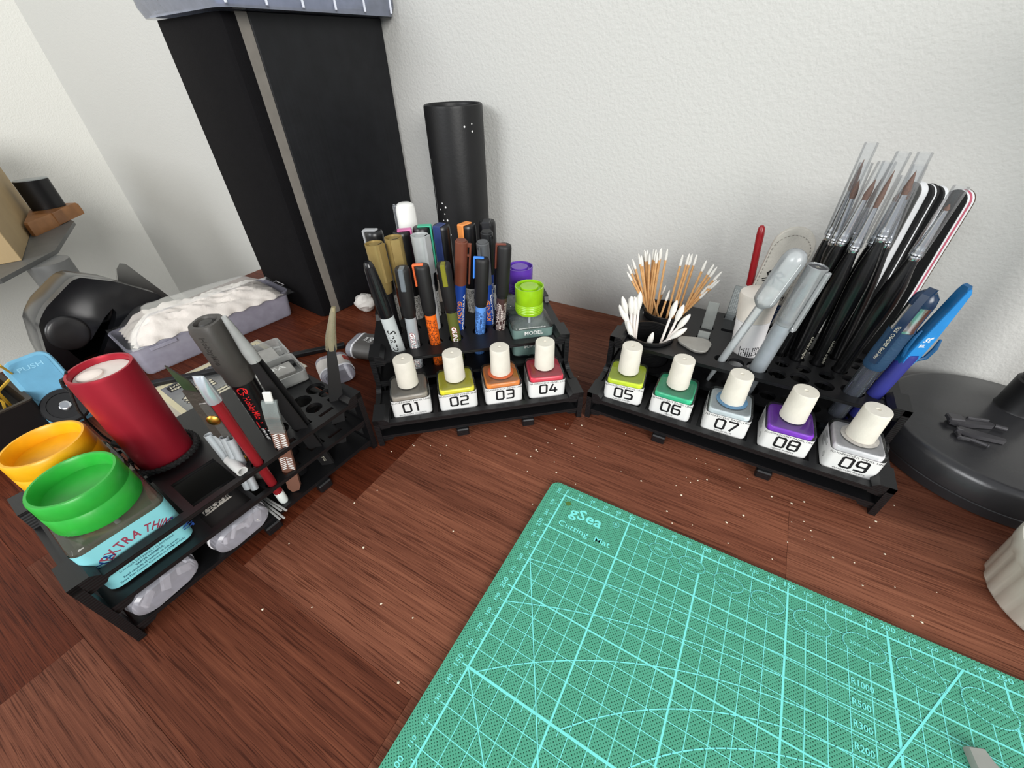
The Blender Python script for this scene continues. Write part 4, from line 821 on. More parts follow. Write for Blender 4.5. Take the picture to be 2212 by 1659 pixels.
# ------------------------------------------------------------------ pipette
a, b = W('R', 88.6, 65.2, 23), W('R', 119.6, 62.7, 157.8); L = (b-a).length
t = thing('pipette', 'milky plastic pipette with big round bulb leaning right', 'pipette', None, axis(a, b, DIRS['F']))
kB = L*0.66
PIP = clear('pipette_plastic', (248, 250, 251), 0.4, (228, 234, 237), 0.12)
MB().lathe([(1.0, 0), (1.9, 18), (2.6, 30), (3.1, 34), (3.3, kB)], 24).build('stem', PIP, t)
MB().lathe([(3.3, kB-1), (7.6, kB+4), (8.2, kB+7), (8.2, L-8), (7.2, L-4), (5, L-1.2), (2, L-0.1), (0.001, L)], 32).build('bulb', PIP, t)
m = MB(); m.box(8.0, 8.5, -0.25, 0.25, kB+6, L-6); m.build('mould_seam', mat('seam_white', (226, 230, 232), 0.4), t)

# ------------------------------------------------------------------ translucent pen
a, b = W('R', 119.6, 66.5, 11.05), W('R', 133.7, 64.9, 148); L = (b-a).length
t = thing('water_brush_pen', 'translucent capped pen with dark ink core leaning right', 'pen', None, axis(a, b, DIRS['F']))
MB().lathe([(5.6, 0), (6.3, 2), (6.3, 92)], 28).build('barrel', clear('pen_barrel', (240, 244, 247), 0.45, (214, 222, 228), 0.12), t)
MB().lathe([(3.8, 12), (4.3, 14), (4.3, 88), (2.6, 96), (2.6, 118), (0.6, 124)], 20).build('ink_core', mat('slate_ink', (84, 100, 116), 0.4), t)
MB().lathe([(6.5, 90), (6.9, 91), (7.1, L-0.4), (6.4, L), (5.9, L-1.4), (5.8, 95)], 28).build('cap', clear('pen_cap', (246, 248, 249), 0.3, (226, 230, 232), 0.08), t)
m = RZ(MB(), 30); m.box(6.8, 9.6, -2.6, 2.6, L-50, L-1.5, 0.7); m.build('clip', clear('pen_clip', (246, 248, 249), 0.35, (230, 234, 236), 0.06), t)
MB().lathe([(5.7, L-1.6), (5.7, L-1.0), (0.001, L-0.9)], 24).build('end_plug', mat('dark_plug', (44, 44, 48), 0.4), t)
m = MB(); m.flat = True; m.text('05', 4.0, 0, 0, L-0.8, 'CENTER', 0.03); m.build('size_print', mat('silver_ink', (190, 186, 170), 0.4), t, 0)

# ------------------------------------------------------------------ white sheath and red screwdriver near the wall
t = thing('leather_sheath', 'off white stitched leather sheath with black emblem standing near wall', 'sheath', None, axis((90, 236, 34.1), (101, 236, 150), (0.12, -0.99)))
HS = 117
def sheath_outline(k):
    pts = [(-13.5, 0), (-15.2, 50), (-16.0, HS-18)]
    pts += [(-16.0*cos(q*pi/16), HS-17+17*sin(q*pi/16)) for q in range(1, 16)]
    pts += [(16.0, HS-18), (15.2, 50), (13.5, 0)]
    return [(x*k, 55+(z_-55)*k) for x, z_ in pts]
SH = mat('offwhite_leather', (196, 192, 182), 0.55, bump=0.25, bscale=700)
m = MB(); m.loft([[(dx, x, z_) for x, z_ in sheath_outline(kk)] for dx, kk in ((-2.4, 0.985), (-1.8, 1.0), (1.6, 1.0), (2.2, 0.985))]); sh = m.build('leather', SH, t)
m = MB()
so = sheath_outline(0.9)
for p_, q_ in zip(so[:-1], so[1:]):
    n_ = max(1, int((Vector(q_)-Vector(p_)).length/3.4))
    for k in range(n_):
        f0 = (k+0.15)/n_; f1 = (k+0.75)/n_
        u0 = Vector(p_).lerp(Vector(q_), f0); u1 = Vector(p_).lerp(Vector(q_), f1)
        m.tube([(2.25, u0.x, u0.y), (2.6, (u0.x+u1.x)/2, (u0.y+u1.y)/2), (2.25, u1.x, u1.y)], 0.32, 5)
m.build('stitching', mat('stitch_thread', (150, 146, 138), 0.7), sh)
w = MB(); w.flat = True; w.text('GodHand', 7.6, 0, 0, 0, 'CENTER', 0.02, 0.92); w.map(lambda v: (2.32, v.x-0.5, HS-62+v.y)); w.build('word_print', INK, sh, 0)
w = MB(); w.flat = True; w.add([(1.5*cos(q*pi/8)-1, 8.5+1.5*sin(q*pi/8), 0) for q in range(16)], [tuple(range(16))])
for pl, wd in ((((-7, 4), (-5, 6.5), (-1, 5), (3, 6.5), (7, 4)), 1.6), (((-7, 4), (-5, 1.5), (-1, 3.5), (3, 1.5), (7, 4)), 1.2), (((-9, -2), (-4, 0.5), (-1, 2)), 1.1), (((-8, -4), (-3, -1), (0, 2.5)), 1.1), (((1, 2), (4, 0), (9, -2)), 1.1), (((0, 1), (1, -5)), 1.4)): w.strip(pl, wd, 0)
w.map(lambda v: (2.33, v.x-2, HS-46+v.y)); w.build('emblem_print', INK, sh, 0)
m = MB(); m.loft([[(dx, x, z_) for x, z_ in ((-14.6, 48), (14.6, 48), (14.2, 20), (-14.2, 20))] for dx in (-2.6, 2.6)]); m.build('navy_band', mat('navy_card', (30, 54, 96), 0.5), t)
t = thing('precision_driver', 'slim red handled tool with steel shaft against the wall', 'tool', None, axis((85.5, 240, 34.1), (71.6, 237, 148), (0.3, -0.9)))
L = (Vector((71.6, 237, 148))-Vector((85.5, 240, 34.1))).length
MB().lathe([(1.6, 0), (1.6, L-52)], 12).build('shaft', STEEL, t)
MB().lathe([(2.8, L-55), (3.2, L-54), (3.0, L-20), (3.2, L-8), (2.6, L-2), (1.2, L)], 16).build('handle', mat('translucent_red', (150, 26, 34), 0.25), t)

# ------------------------------------------------------------------ brushes
BR = [((139, 113), (138.8, 113, 152.7), 34, 20, 2.2), ((146, 104), (141.9, 104.6, 152), 32, 12, 2.4), ((139, 98), (144.8, 97.1, 154.5), 31, 13, 2.4), ((152.5, 112), (152.7, 111.9, 156.5), 21, 19, 1.6), ((152, 94.8), (153.5, 94.5, 151.8), 30, 23, 2.0),
      ((166.5, 112), (166, 112.2, 151), 32, 5.5, 1.7), ((167.2, 95), (165.8, 95.3, 161), 30, 14, 2.4), ((181, 112.5), (173.7, 113.6, 152.4), 32, 11, 2.2), ((183, 92.3), (187.1, 91.1, 153), 32, 4, 1.6)]
BL = ['leftmost long haired brush with black handle against the wall', 'brush with hidden brown tip, second in the left trio of brushes', 'front brush of the left trio with fat brown tip', 'thin liner brush behind the brush marked 2p', 'black handled brush marked 2p on its handle', 'short haired brush in the middle of the bunch', 'brush with the tallest fat brown tip in the right part', 'brush right beside the grey sanding stick', 'very fine brush standing apart at the right front']
GLB = mat('gloss_black_handle', (14, 14, 15), 0.22); HAIR = mat('sable_hair', (104, 66, 46), 0.6, var=0.25, vscale=900, bump=0.4, bscale=1500)
for i, (h, cr, fl, hl, r) in enumerate(BR):
    a0 = W('R', h[0], h[1], 57); b0 = W('R', *cr); u = (b0-a0).normalized(); a = a0-u*((57-11.1)/u.z); L = (b0-a).length
    t = thing('paint_brush', BL[i]+(' inside a clear sleeve' if len(BL[i].split()) < 12 else ''), 'brush', 'fine brushes in the right rack', axis(a, b0, DIRS['F']))
    q_ = (0.85, 0.62, 0.72, 0.85, 0.95, 0.85, 1.0, 0.85, 1.1)[i]
    hd = MB().lathe([(2.4, 0), (3.4, 8), (4.6*q_, 42), (4.9*q_, 62), (5.7*q_, 84), (6.4*q_, L-44), (6.5*q_, L-32), (5.6*q_, L-18), (4.0, L-7), (3.1, L)], 24).build('handle', GLB, t)
    MB().lathe([(3.3, L-0.5), (3.7, L+1), (3.3, L+2.4), (3.8, L+3.6), (3.3, L+5), (3.5, L+6.2), (3.1, L+7.4), (2.9, L+10), (r*0.62+0.4, L+fl)], 20).build('ferrule', CHROME, t)
    MB().lathe([(r*0.62+0.2, L+fl-0.5), (r*0.75+0.3, L+fl+hl*0.25), (r*0.6, L+fl+hl*0.6), (0.12, L+fl+hl)], 14).build('bristles', HAIR, t)
    MB().lathe([(4.1, L+2), (4.0, L+fl+hl+10)], 16, False, False).build('sleeve', SLEEVE, t)
    if i in (4, 6):
        w = MB(); w.flat = True
        if i == 4: w.text('2p', 5.0, 0, 0, 0, 'LEFT', 0.03)
        w.text('Golden maple', 3.6, 22, 0, 0, 'LEFT', 0.0, 1.1, 0.3); on_cyl(w, 5.25, 94).build('silver_print', mat('silver_ink', (190, 186, 170), 0.4), hd, 0)

# ------------------------------------------------------------------ sanding sticks
def stick_obj(label, p0, p1, face, w, layers, hgt):
    a, b = W('R', *p0), W('R', *p1); L = (b-a).length; t = thing('sanding_stick', label, 'sanding stick', 'layered sanding sticks', axis(a, b, face)); x = -sum(l[0] for l in layers)/2
    ol = [(-w/2, 0.5), (-w/2+0.5, 0)]+[(w/2-0.5, 0), (w/2, 0.5)]+[(w/2*cos(q*pi/12), L-w/2+w/2*sin(q*pi/12)) for q in range(0, 13)]
    for k, (th, m_) in enumerate(layers):
        m = MB(); m.loft([[(xx, y_, z_) for y_, z_ in ol] for xx in (x, x+th)]); m.build(['front_layer', 'core_layer', 'back_layer', 'foam_layer', 'rear_layer'][k], m_, t); x += th
    return t
GRIT = mat('black_grit', (26, 26, 27), 0.85, bump=0.6, bscale=1500); GGRIT = mat('grey_grit', (112, 112, 110), 0.85, bump=0.5, bscale=1500); WF = mat('white_foam', (214, 216, 218), 0.7); PF = mat('pink_foam', (176, 84, 104), 0.7); BG = mat('brown_grit', (84, 66, 56), 0.85, bump=0.5, bscale=1500)
SF = (0.8, 0.6)
stick_obj('wide grey and white sanding stick behind the brushes', (181.5, 139, 11.2), (179.5, 140.5, 191), SF, 15, [(0.8, GGRIT), (5.2, WF)], 180)
stick_obj('black sanding stick with thin white core beside the grey one', (188.2, 140, 11.2), (186.4, 141.5, 190), SF, 15, [(2.2, GRIT), (1.2, WF), (2.2, GRIT)], 180)
stick_obj('black and white sanding stick beside the thin cored one', (194.0, 141, 11.2), (192.4, 142.5, 189), SF, 15, [(1.6, GRIT), (2.6, WF)], 180)
stick_obj('black sanding stick with pink and white foam core, rightmost', (208, 140, 11.2), (206.0, 142, 188), SF, 16, [(0.9, GRIT), (1.7, WF), (2.0, PF), (1.7, WF), (0.9, BG)], 180)

# ------------------------------------------------------------------ gel pen with grip
a, b = W('R', 188, 66.6, 11.05), W('R', 197.4, 63.8, 143); L = (b-a).length
t = thing('gel_pen', 'dark blue gel pen with chrome band and rubber grip', 'pen', None, axis(a, b, DIRS['F']))
NAVY = mat('navy_plastic', (22, 46, 74), 0.25); GRIP = mat('navy_rubber', (34, 66, 96), 0.6, bump=0.3, bscale=500)
MB().lathe([(5.2, 0), (6.2, 2), (6.2, 72)], 28).build('barrel', clear('gel_barrel', (206, 212, 222), 0.12, (170, 178, 190), 0.04), t)
MB().lathe([(2.6, 6), (2.8, 8), (2.8, 74)], 14).build('refill', mat('dark_refill', (34, 34, 54), 0.3), t)
m = fine(3, 18, 1.4, 4, 0.9); on_cyl(m, 6.3, 64, 0.8).build('barrel_print', mat('white_ink', (240, 240, 238), 0.4), t, 0)
MB().lathe([(6.4, 71), (7.2, 73), (7.4, 84), (7.1, 96), (7.4, 104)], 28).build('grip', GRIP, t)
MB().lathe([(7.3, 103.6), (7.6, 105), (6.9, 107), (7.0, 121), (7.2, 123)], 28).build('chrome_band', CHROME, t)
MB().lathe([(6.8, 122.6), (7.1, 124), (6.2, L-3), (3.6, L)], 28).build('end_cap', NAVY, t)
m = RZ(MB(), -62); m.loft([[(x+dx, y_, z_) for x, y_ in ((-1.2, -2.7), (1.2, -2.2), (1.2, 2.2), (-1.2, 2.7))] for dx, z_ in ((8.6, 78), (9.4, 90), (9.6, 112), (8.2, L-12), (4.4, L-1), (0, L+2.0))]); cl = m.build('clip', NAVY, t)
w = MB(); w.flat = True; w.text('uni-ball SIGNO 207', 3.0, 0, 0, 0, 'LEFT', 0.03, 1.15); w.map(lambda v: (10.9, v.y, 82+v.x)); w.v = [Matrix.Rotation(radians(-62), 4, 'Z') @ v for v in w.v]; w.build('word_print', mat('silver_ink', (190, 186, 170), 0.4), cl, 0)

# ------------------------------------------------------------------ blue promotional pen with big clip
a, b = W('R', 201.2, 71.2, 11.05), W('R', 214, 67, 149); L = (b-a).length
t = thing('clip_pen', 'bright blue pen with broad flat clip and white lettering', 'pen', None, axis(a, b, (0.55, -0.83)))
MB().lathe([(4, 0), (5.0, 3), (5.2, 84), (4.6, 86)], 24).build('barrel', mat('royal_blue', (44, 48, 128), 0.5), t)
TEAL = mat('teal_blue', (24, 84, 130), 0.3); SKY = mat('sky_blue', (44, 140, 212), 0.35)
pts = [(-5, 78), (5.5, 76), (7, 84), (6.4, 100), (4.2, 118), (1.6, 136), (-1, L+1), (-3, L), (-3.6, 130), (-5.4, 104), (-6.4, 88)]
m = MB(); m.loft([[(x, y_*k, 100+(z_-100)*k) for y_, z_ in pts] for x, k in ((-3.4, 0.9), (-2.4, 1), (1.8, 1), (2.6, 0.94))]); m.build('clip_body', TEAL, t)
m = MB(); m.loft([[(x, y_*0.84, 101+(z_-101)*0.95) for y_, z_ in pts] for x in (2.4, 3.3)]); fc = m.build('clip_face', SKY, t)
w = MB(); w.flat = True; w.text('st', 7.5, -3.6, 100, 0, 'LEFT', 0.12, 1.0, 0.3); w.text('BIL', 3.6, -3.4, 94.5, 0, 'LEFT', 0.08); w.map(lambda v: (3.36, v.x, v.y)); w.build('word_print', mat('white_ink', (240, 240, 238), 0.4), fc, 0)
m = MB(); m.tube([(1, 6, 80), (3, 10, 84), (3, 11, 92), (2, 10.5, 99)], [1.2, 1.6, 1.6, 0.8], 8); m.tube([(1, -6, 84), (1, -8.6, 92), (1, -9, 101), (1, -8, 106)], [1.2, 1.4, 1.2, 0.6], 8); m.build('clip_arms', TEAL, t)

# ------------------------------------------------------------------ loudspeaker in the corner with a storage box on top
def mat_grain():
    m = mat('black_wood_veneer', (22, 23, 26), 0.5, spec=0.3, var=0.2)
    nt = m.node_tree; L = nt.links.new; b = nt.nodes['Principled BSDF']; tc = [n for n in nt.nodes if n.type == 'TEX_COORD'][0]
    mp = nt.nodes.new('ShaderNodeMapping'); mp.inputs['Scale'].default_value = (300, 300, 5); n = nt.nodes.new('ShaderNodeTexNoise'); n.inputs['Scale'].default_value = 1.0; n.inputs['Detail'].default_value = 3
    L(tc.outputs['Object'], mp.inputs['Vector']); L(mp.outputs[0], n.inputs['Vector']); bp = nt.nodes.new('ShaderNodeBump'); bp.inputs['Strength'].default_value = 0.45; bp.inputs['Distance'].default_value = 0.0006
    L(n.outputs['Fac'], bp.inputs['Height']); L(bp.outputs['Normal'], b.inputs['Normal']); return m
t = thing('loudspeaker', 'tall black wood grain loudspeaker standing against the back wall', 'speaker', None, P(-395, 118, 0, 84))
MB().box(16, 172, 0, 140, 0.05, 306, 1.0).build('cabinet', mat_grain(), t)
MB().box(4.5, 16, 0.6, 139.4, 0.05, 305.6, 0.6).build('baffle', mat('taupe_grey_baffle', (122, 117, 110), 0.5), t)
m = MB()
rg = []
for z_, k in ((1, 0.985), (4, 1), (302, 1), (305, 0.985)):
    rg.append([(x, 70+(y_-70)*k, z_) for x, y_ in [(4.4, 0.6), (-2, 0.8), (-7, 3), (-9.5, 8), (-9.5, 132), (-7, 137), (-2, 139.2), (4.4, 139.4)]])
m.loft(rg); m.build('grille', mat('black_grille_cloth', (14, 13, 15), 0.85, spec=0.12, bump=0.3, bscale=1200), t)
sb = thing('storage_box', 'clear bluish plastic storage box lying on top of the speaker', 'storage box', None, P(-395, 118, 306.1, 84))
BXM = clear('bluish_box_plastic', (214, 220, 236), 0.34, (190, 198, 220), 0.08)
m = MB(); m.loft([RGL(196, 168, 14, zz, 6) for zz in (0, 0.6)]+[RGL(202, 174, 16, 8, 6), RGL(206, 178, 17, 52, 6), RGL(203, 175, 16, 52, 6), RGL(199, 171, 15, 8, 6), RGL(192, 164, 13, 2.0, 6)]); m.map(lambda v: (v.x+80, v.y+63, v.z)); m.build('tub', BXM, sb)
for k in range(6):
    m = MB(); m.box(-14+k*36, -12+k*36, -25.4, -23.4, 2, 44, 0.4); m.build('rib', mat('pale_rib', (222, 226, 238), 0.4), sb)
m = MB(); m.box(-10, 60, -15, 60, 2.2, 40, 1); m.build('parts_bag', mat('bluish_white', (206, 212, 228), 0.6), sb)
m = MB(); m.box(70, 165, -14, 70, 2.2, 36, 1); m.build('parts_bag', mat('grey_blue', (168, 178, 200), 0.6), sb)
m = MB(); m.box(-5, 160, 75, 138, 2.2, 38, 1); m.build('parts_bag', mat('bluish_white', (206, 212, 228), 0.6), sb)

# ------------------------------------------------------------------ black tube with white dots
t = thing('cardboard_tube', 'tall matt black cardboard tube with white dots behind marker pens', 'tube', None, P(-261.5, 256, 0))
tb = MB().lathe([(31, 0), (32.5, 1), (32.5, 226), (32.1, 228.3), (31, 229), (30.2, 228.2), (29.8, 226), (29.6, 215), (0.001, 214)], 64).build('tube_body', mat('matt_black_card', (26, 26, 27), 0.42, spec=0.32, bump=0.08), t)
w = MB(); w.flat = True
def dot(a, z_, r): w.add([(32.56*cos(a+r*cos(q*pi/5)/32.5), 32.56*sin(a+r*cos(q*pi/5)/32.5), z_+r*sin(q*pi/5)) for q in range(10)], [tuple(range(10))])
rd = random.Random(5)
for a, z_, r in ((-0.62, 210, 1.0), (-0.34, 205, 1.0), (-0.34, 212, 0.8), (-1.75, 132, 0.9), (-1.6, 128, 1.2), (-1.68, 120, 0.9), (-1.58, 113, 1.3), (-1.62, 104, 1.0), (-1.78, 112, 0.8), (-1.9, 124, 0.9), (-1.5, 96, 1.0), (-1.7, 92, 0.9)): dot(a, z_, r)
w.build('white_dots', mat('white_ink', (240, 240, 238), 0.4), tb, 0)
w = MB(); w.flat = True
for pl in (((0, 0), (5, 3), (9, 10), (7, 16), (3, 12), (0, 14)), ((2, -4), (7, -9), (9, -20), (4, -28), (0, -22), (3, -14), (8, -22), (9, -34), (5, -46)), ((4, -4), (6, -2), (4, -1), (7, -5))): w.strip(pl, 0.45, 0)
w.map(lambda v: (32.57*cos(-2.42+v.x/32.5), 32.57*sin(-2.42+v.x/32.5), 162+v.y)); w.build('line_drawing', mat('grey_ink', (190, 190, 188), 0.5), tb, 0)

# ------------------------------------------------------------------ desk lamp base at the right
t = thing('desk_lamp', 'round glossy black lamp base with stem near the right wall', 'lamp', None, P(283.5, 205, 0))
MB().lathe([(77, 0), (79, 1), (79, 8.5), (78.4, 9), (78.4, 9.6), (79, 10.2), (77.5, 24), (75, 28), (71.5, 29.6), (40, 31), (0.001, 31.4)], 96).build('base', mat('lamp_black', (44, 44, 46), 0.26, spec=0.6, bump=0.05), t)
m = MB(); m.at(14.5, 33, 31); m.lathe([(15, 0), (14.4, 1.5), (14.2, 26), (12.6, 27), (12.4, 240), (11, 246)], 32); m.build('stem', mat('stem_black', (18, 18, 20), 0.45), t)
m = MB(); m.tube([(14.5, 33, 270), (22, 26, 292), (60, -14, 322), (98, -52, 348)], 7, 12); m.build('arm', mat('stem_black', (18, 18, 20), 0.45), t)
m = MB(); m.at(108, -62, 352, 0, 20, -45); m.lathe([(14, 30), (36, 18), (76, -30), (74, -30), (34, 16)], 36); m.build('unseen_lamp_shade', mat('lamp_black', (30, 30, 32), 0.28), t)  # unseen lamp head, placed and sized to shade the upper right wall
MP = mat('grey_black_model_plastic', (58, 57, 60), 0.4)
t = thing('model_rifle', 'dark grey model kit rifle part lying on the lamp base, rear', 'model part', 'model kit parts on the lamp base', P(258, 194, 31.6, 14))
m = MB(); m.loft([[(x, y_, zz) for x, y_ in ((-14, -3), (-10, -5.5), (2, -4), (14, -2.4), (16, 0), (10, 3.4), (-4, 4.6), (-13, 3))] for zz in (0.1, 3.6)]); m.build('receiver', MP, t)
m = MB(); m.box(-16, -6, -4.5, 3.5, 2.4, 6.2, 0.8); m.box(-2, 12, 1.2, 3.4, 3.4, 5.6, 0.4); m.build('top_block', MP, t)
m = MB(); m.at(15, -1, 2.6, 0, 90, -18); m.lathe([(1.7, 0), (1.7, 7), (1.0, 7), (1.0, 4)], 12); m.build('muzzle', MP, t)
t = thing('model_rifle', 'dark grey model kit rifle part nearer the front of lamp base', 'model part', 'model kit parts on the lamp base', P(257, 180, 31.6, 4))
m = MB(); m.loft([[(x, y_, zz) for x, y_ in ((-8, -2), (0, -4), (18, -3), (19, 0.5), (2, 3), (-8, 4))] for zz in (0.1, 3.2)]); m.build('receiver', MP, t)
m = MB(); m.box(-11, -7, -3, 0, 0.1, 5, 0.4); m.box(-11, 0, -9, -7, 0.1, 2.4, 0.3); m.box(-10.5, -8.5, -9, -1, 0.1, 2.6, 0.3); m.build('grip', MP, t)
m = MB(); m.at(-3, -8, 1.4, 0, 90, -20); m.lathe([(1.3, 0), (1.3, 9), (1.6, 9.2), (1.6, 10)], 10); m.build('barrel', MP, t)

# ------------------------------------------------------------------ ribbed ramekin
t = thing('ramekin', 'white ribbed ceramic ramekin at the right edge of desk', 'bowl', None, P(292.5, 67.4, 0))
n = 144
def rrg(r, z_, rib): return [((r+rib*(abs(sin(24*pi*i/n))-0.5))*cos(2*pi*i/n), (r+rib*(abs(sin(24*pi*i/n))-0.5))*sin(2*pi*i/n), z_) for i in range(n)]
m = MB(); m.loft([rrg(33, 0.05, 0), rrg(35, 1.2, 0.3), rrg(35.8, 3, 1.2), rrg(38.2, 31, 1.2), rrg(39.2, 32.6, 0), rrg(39.8, 40.5, 0), rrg(39.2, 42, 0), rrg(37.4, 42.2, 0), rrg(36.6, 41, 0), rrg(33.5, 6, 0), rrg(30, 4, 0)]); m.build('bowl', mat('glazed_white_ceramic', (206, 204, 192), 0.3, var=0.03), t, 40)

# ------------------------------------------------------------------ translucent tray with a bag of tissue
t = thing('parts_tray', 'translucent lavender plastic tray behind the left rack', 'tray', None, P(-467, -77, 0, 82.5))
TRM = clear('lavender_tray', (232, 230, 242), 0.62, (204, 202, 220), 0.12)
m = MB(); m.loft([RGL(170, 60, 6, zz, 4) for zz in (0.05, 0.7)]+[RGL(172, 62, 7, 1.5), RGL(178, 68, 8, 33), RGL(181, 71, 9, 33), RGL(181, 71, 9, 34.4), RGL(176, 66, 8, 34.4), RGL(169.5, 59.5, 6, 2.4)]); m.map(lambda v: (v.x+90, v.y+32, v.z)); m.build('tub', TRM, t)
m = MB(); m.box(18, 44, -4.2, -2.6, 27, 31, 0.4); m.build('front_tab', TRM, t)
m = MB(); m.tube([(181, 22, 33), (186, 22, 33.5), (186, 42, 33.5), (181, 42, 33)], 0.6, 6); m.build('wire_loop', mat('wire', (200, 200, 206), 0.3, metal=0.6), t)
t = thing('tissue_bag', 'clear zip bag stuffed with crumpled white tissue on the tray', 'bag', None, P(-467, -77, 34.5, 80))
rn = random.Random(8); NX, NY = 60, 28
def env(u, v): return (min(1, 6*max(0, min(u, 1-u)))**0.6)*(min(1, 4*max(0, min(v, 1-v)))**0.6)
def hgt(u, v):
    return env(u, v)*(13+3.0*sin(2.6*u+0.8)+1.7*sin(9*u+14*v+2)+1.5*sin(23*u-9*v)+1.3*sin(31*v+17*u)+1.0*sin(57*u+33*v)+0.8*sin(71*v-40*u)+rn.uniform(-0.6, 0.6))
def sheet(G, NX, NY, closed):
    vs = [p for r_ in G for p in r_]; fs = [(i*NY+j, (i+1)*NY+j, (i+1)*NY+j+1, i*NY+j+1) for i in range(NX-1) for j in range(NY-1)]
    if closed:
        o0 = len(vs); vs += [(p[0], p[1], 0.1) for r_ in G for p in r_]; fs += [(o0+i*NY+j, o0+i*NY+j+1, o0+(i+1)*NY+j+1, o0+(i+1)*NY+j) for i in range(NX-1) for j in range(NY-1)]
    return MB().add(vs, fs)
G = [[(8+160*i/(NX-1)+1.5*sin(j*1.7), -4+66*j/(NY-1)+2.5*sin(i*0.9)*(1 if j in (0, NY-1) else 0), 0.4+hgt(i/(NX-1), j/(NY-1))) for j in range(NY)] for i in range(NX)]
sheet(G, NX, NY, True).build('tissue', mat('crumpled_tissue', (232, 224, 214), 0.85, var=0.05, bump=0.5, bscale=160), t, 60)
NX, NY = 34, 16; rn2 = random.Random(2)
G = []
for i in range(NX):
    row = []
    for j in range(NY):
        x = -2+182*i/(NX-1); y = -10+80*j/(NY-1); u = (x-6)/164; v = (y+6)/70
        inside = 0 <= u <= 1 and 0 <= v <= 1
        row.append((x, y, 1.6+(env(u, v)*(21+3.0*sin(2.6*u+0.8)) if inside else 0)+rn2.uniform(-0.5, 0.5)))
    G.append(row)
sheet(G, NX, NY, False).build('clear_film', clear('bag_film', (252, 252, 253), 0.03, (236, 236, 236), 0.15, 0.5), t, 60)

# ------------------------------------------------------------------ sticker sheets on the desk behind the left rack
t = MB().box(-66, 62, -52, 52, 0, 0.35).build('card_sheet', mat('pale_wood_card', (196, 188, 172), 0.6, var=0.06, vscale=30)); tag(t, 'plain cream card sheet lying under the sticker sheet', 'sheet'); place(t, P(-382, -34, 0.05, 85) )
t = thing('sticker_sheet', 'silver sticker sheet with cream and black stripes behind the left rack', 'sticker sheet', None, P(-383, -32, 0.45, 85))
bs = MB().box(-57, 57, -48, 48, 0, 0.3).build('backing', mat('cream_backing', (222, 212, 176), 0.5, var=0.03), t)
MB().box(-52, 52, -48, 41, 0.3, 0.42).build('silver_foil', mat('silver_foil', (150, 152, 152), 0.25, metal=0.7, var=0.25, vscale=25), bs)
INKB = mat('sticker_black', (18, 18, 20), 0.4); CRM = mat('sticker_cream', (226, 218, 192), 0.45)
w = MB(); w.flat = True; w.box(-48, -33, 25, 38, 0.43, 0.47)
for k in range(4): w.box(2, 50, -46+k*20, -30+k*20, 0.43, 0.46)
w.build('black_blocks', INKB, t, 0)
def rot180(m, cx, cy_, z_): return m.map(lambda v: (cx-v.x, cy_-v.y, z_))
w = MB(); w.flat = True; w.text('BAN', 5.6, 0, 3, 0, 'CENTER', 0.15); w.text('DAI', 5.6, 0, -3, 0, 'CENTER', 0.15); rot180(w, -40.5, 31.5, 0.5); w.build('maker_print', CRM, t, 0)
w = MB(); w.flat = True; w.text('HG 1/144 MICHAELIS', 6.0, 0, 0, 0, 'CENTER', 0.02); w.text('Stickers', 6.0, 0, 8.5, 0, 'CENTER', 0.02); w.text('ミカエリス', 6.5, 12, -9, 0, 'CENTER', 0.02); rot180(w, 4, 30, 0.5); w.build('title_print', INKB, t, 0)
we = MB(); we.flat = True; wc = MB(); wc.flat = True
for (x0, y0) in ((-44, 2), (-40, -24)):
    for k in range(3):
        pl = [(x0, y0+k*-5.2), (x0+12, y0+11-k*5.2), (x0+30, y0+11-k*5.2)]; we.strip(pl, 5.6, 0.50); wc.strip(pl, 3.4, 0.53)
for k in range(7): wc.strip([(4, -42+k*3.2), (26, -38+k*3.2), (48, -42+k*3.2)], 0.5, 0.52)
we.build('stripe_edges', INKB, t, 0); wc.build('cream_stripes', CRM, t, 0)

# ------------------------------------------------------------------ hinged blade case on the left rack
t = thing('blade_case', 'clear hinged plastic blade case lying open on the left rack', 'case', None, RK['L'] @ P(163, 90, 57.1, -14))
BC = clear('case_clear', (236, 238, 238), 0.42, (206, 206, 202), 0.1)
m = MB(); m.loft([RGL(44, 34, 3, 0), RGL(46, 36, 3, 1), RGL(46, 36, 3, 10), RGL(43, 33, 3, 10), RGL(43, 33, 3, 1.5)]); m.map(lambda v: (v.x, v.y-12, v.z)); m.build('lower_half', BC, t)
m = MB(); m.loft([RGL(44, 34, 3, 0), RGL(46, 36, 3, 1), RGL(46, 36, 3, 8), RGL(43, 33, 3, 8), RGL(43, 33, 3, 1.5)]); m.map(lambda v: (v.x, v.y+26, v.z+1)); m.build('lid', BC, t)
m = MB(); m.box(-18, 18, -16, 2, 1.6, 5.5, 0.5); m.box(-15, 15, 14, 38, 2.6, 5, 0.5); m.build('blade_stack', clear('blade_insert', (226, 226, 222), 0.6, (190, 188, 182), 0.2), t)
w = MB(); w.flat = True; w.text('OLFA', 8, 0, 0, 0, 'CENTER', 0.1, 1.2); w.map(lambda v: (v.x, v.y-12, 10.1)); w.build('raised_word', mat('frosted_letters', (214, 214, 210), 0.5), t, 0)

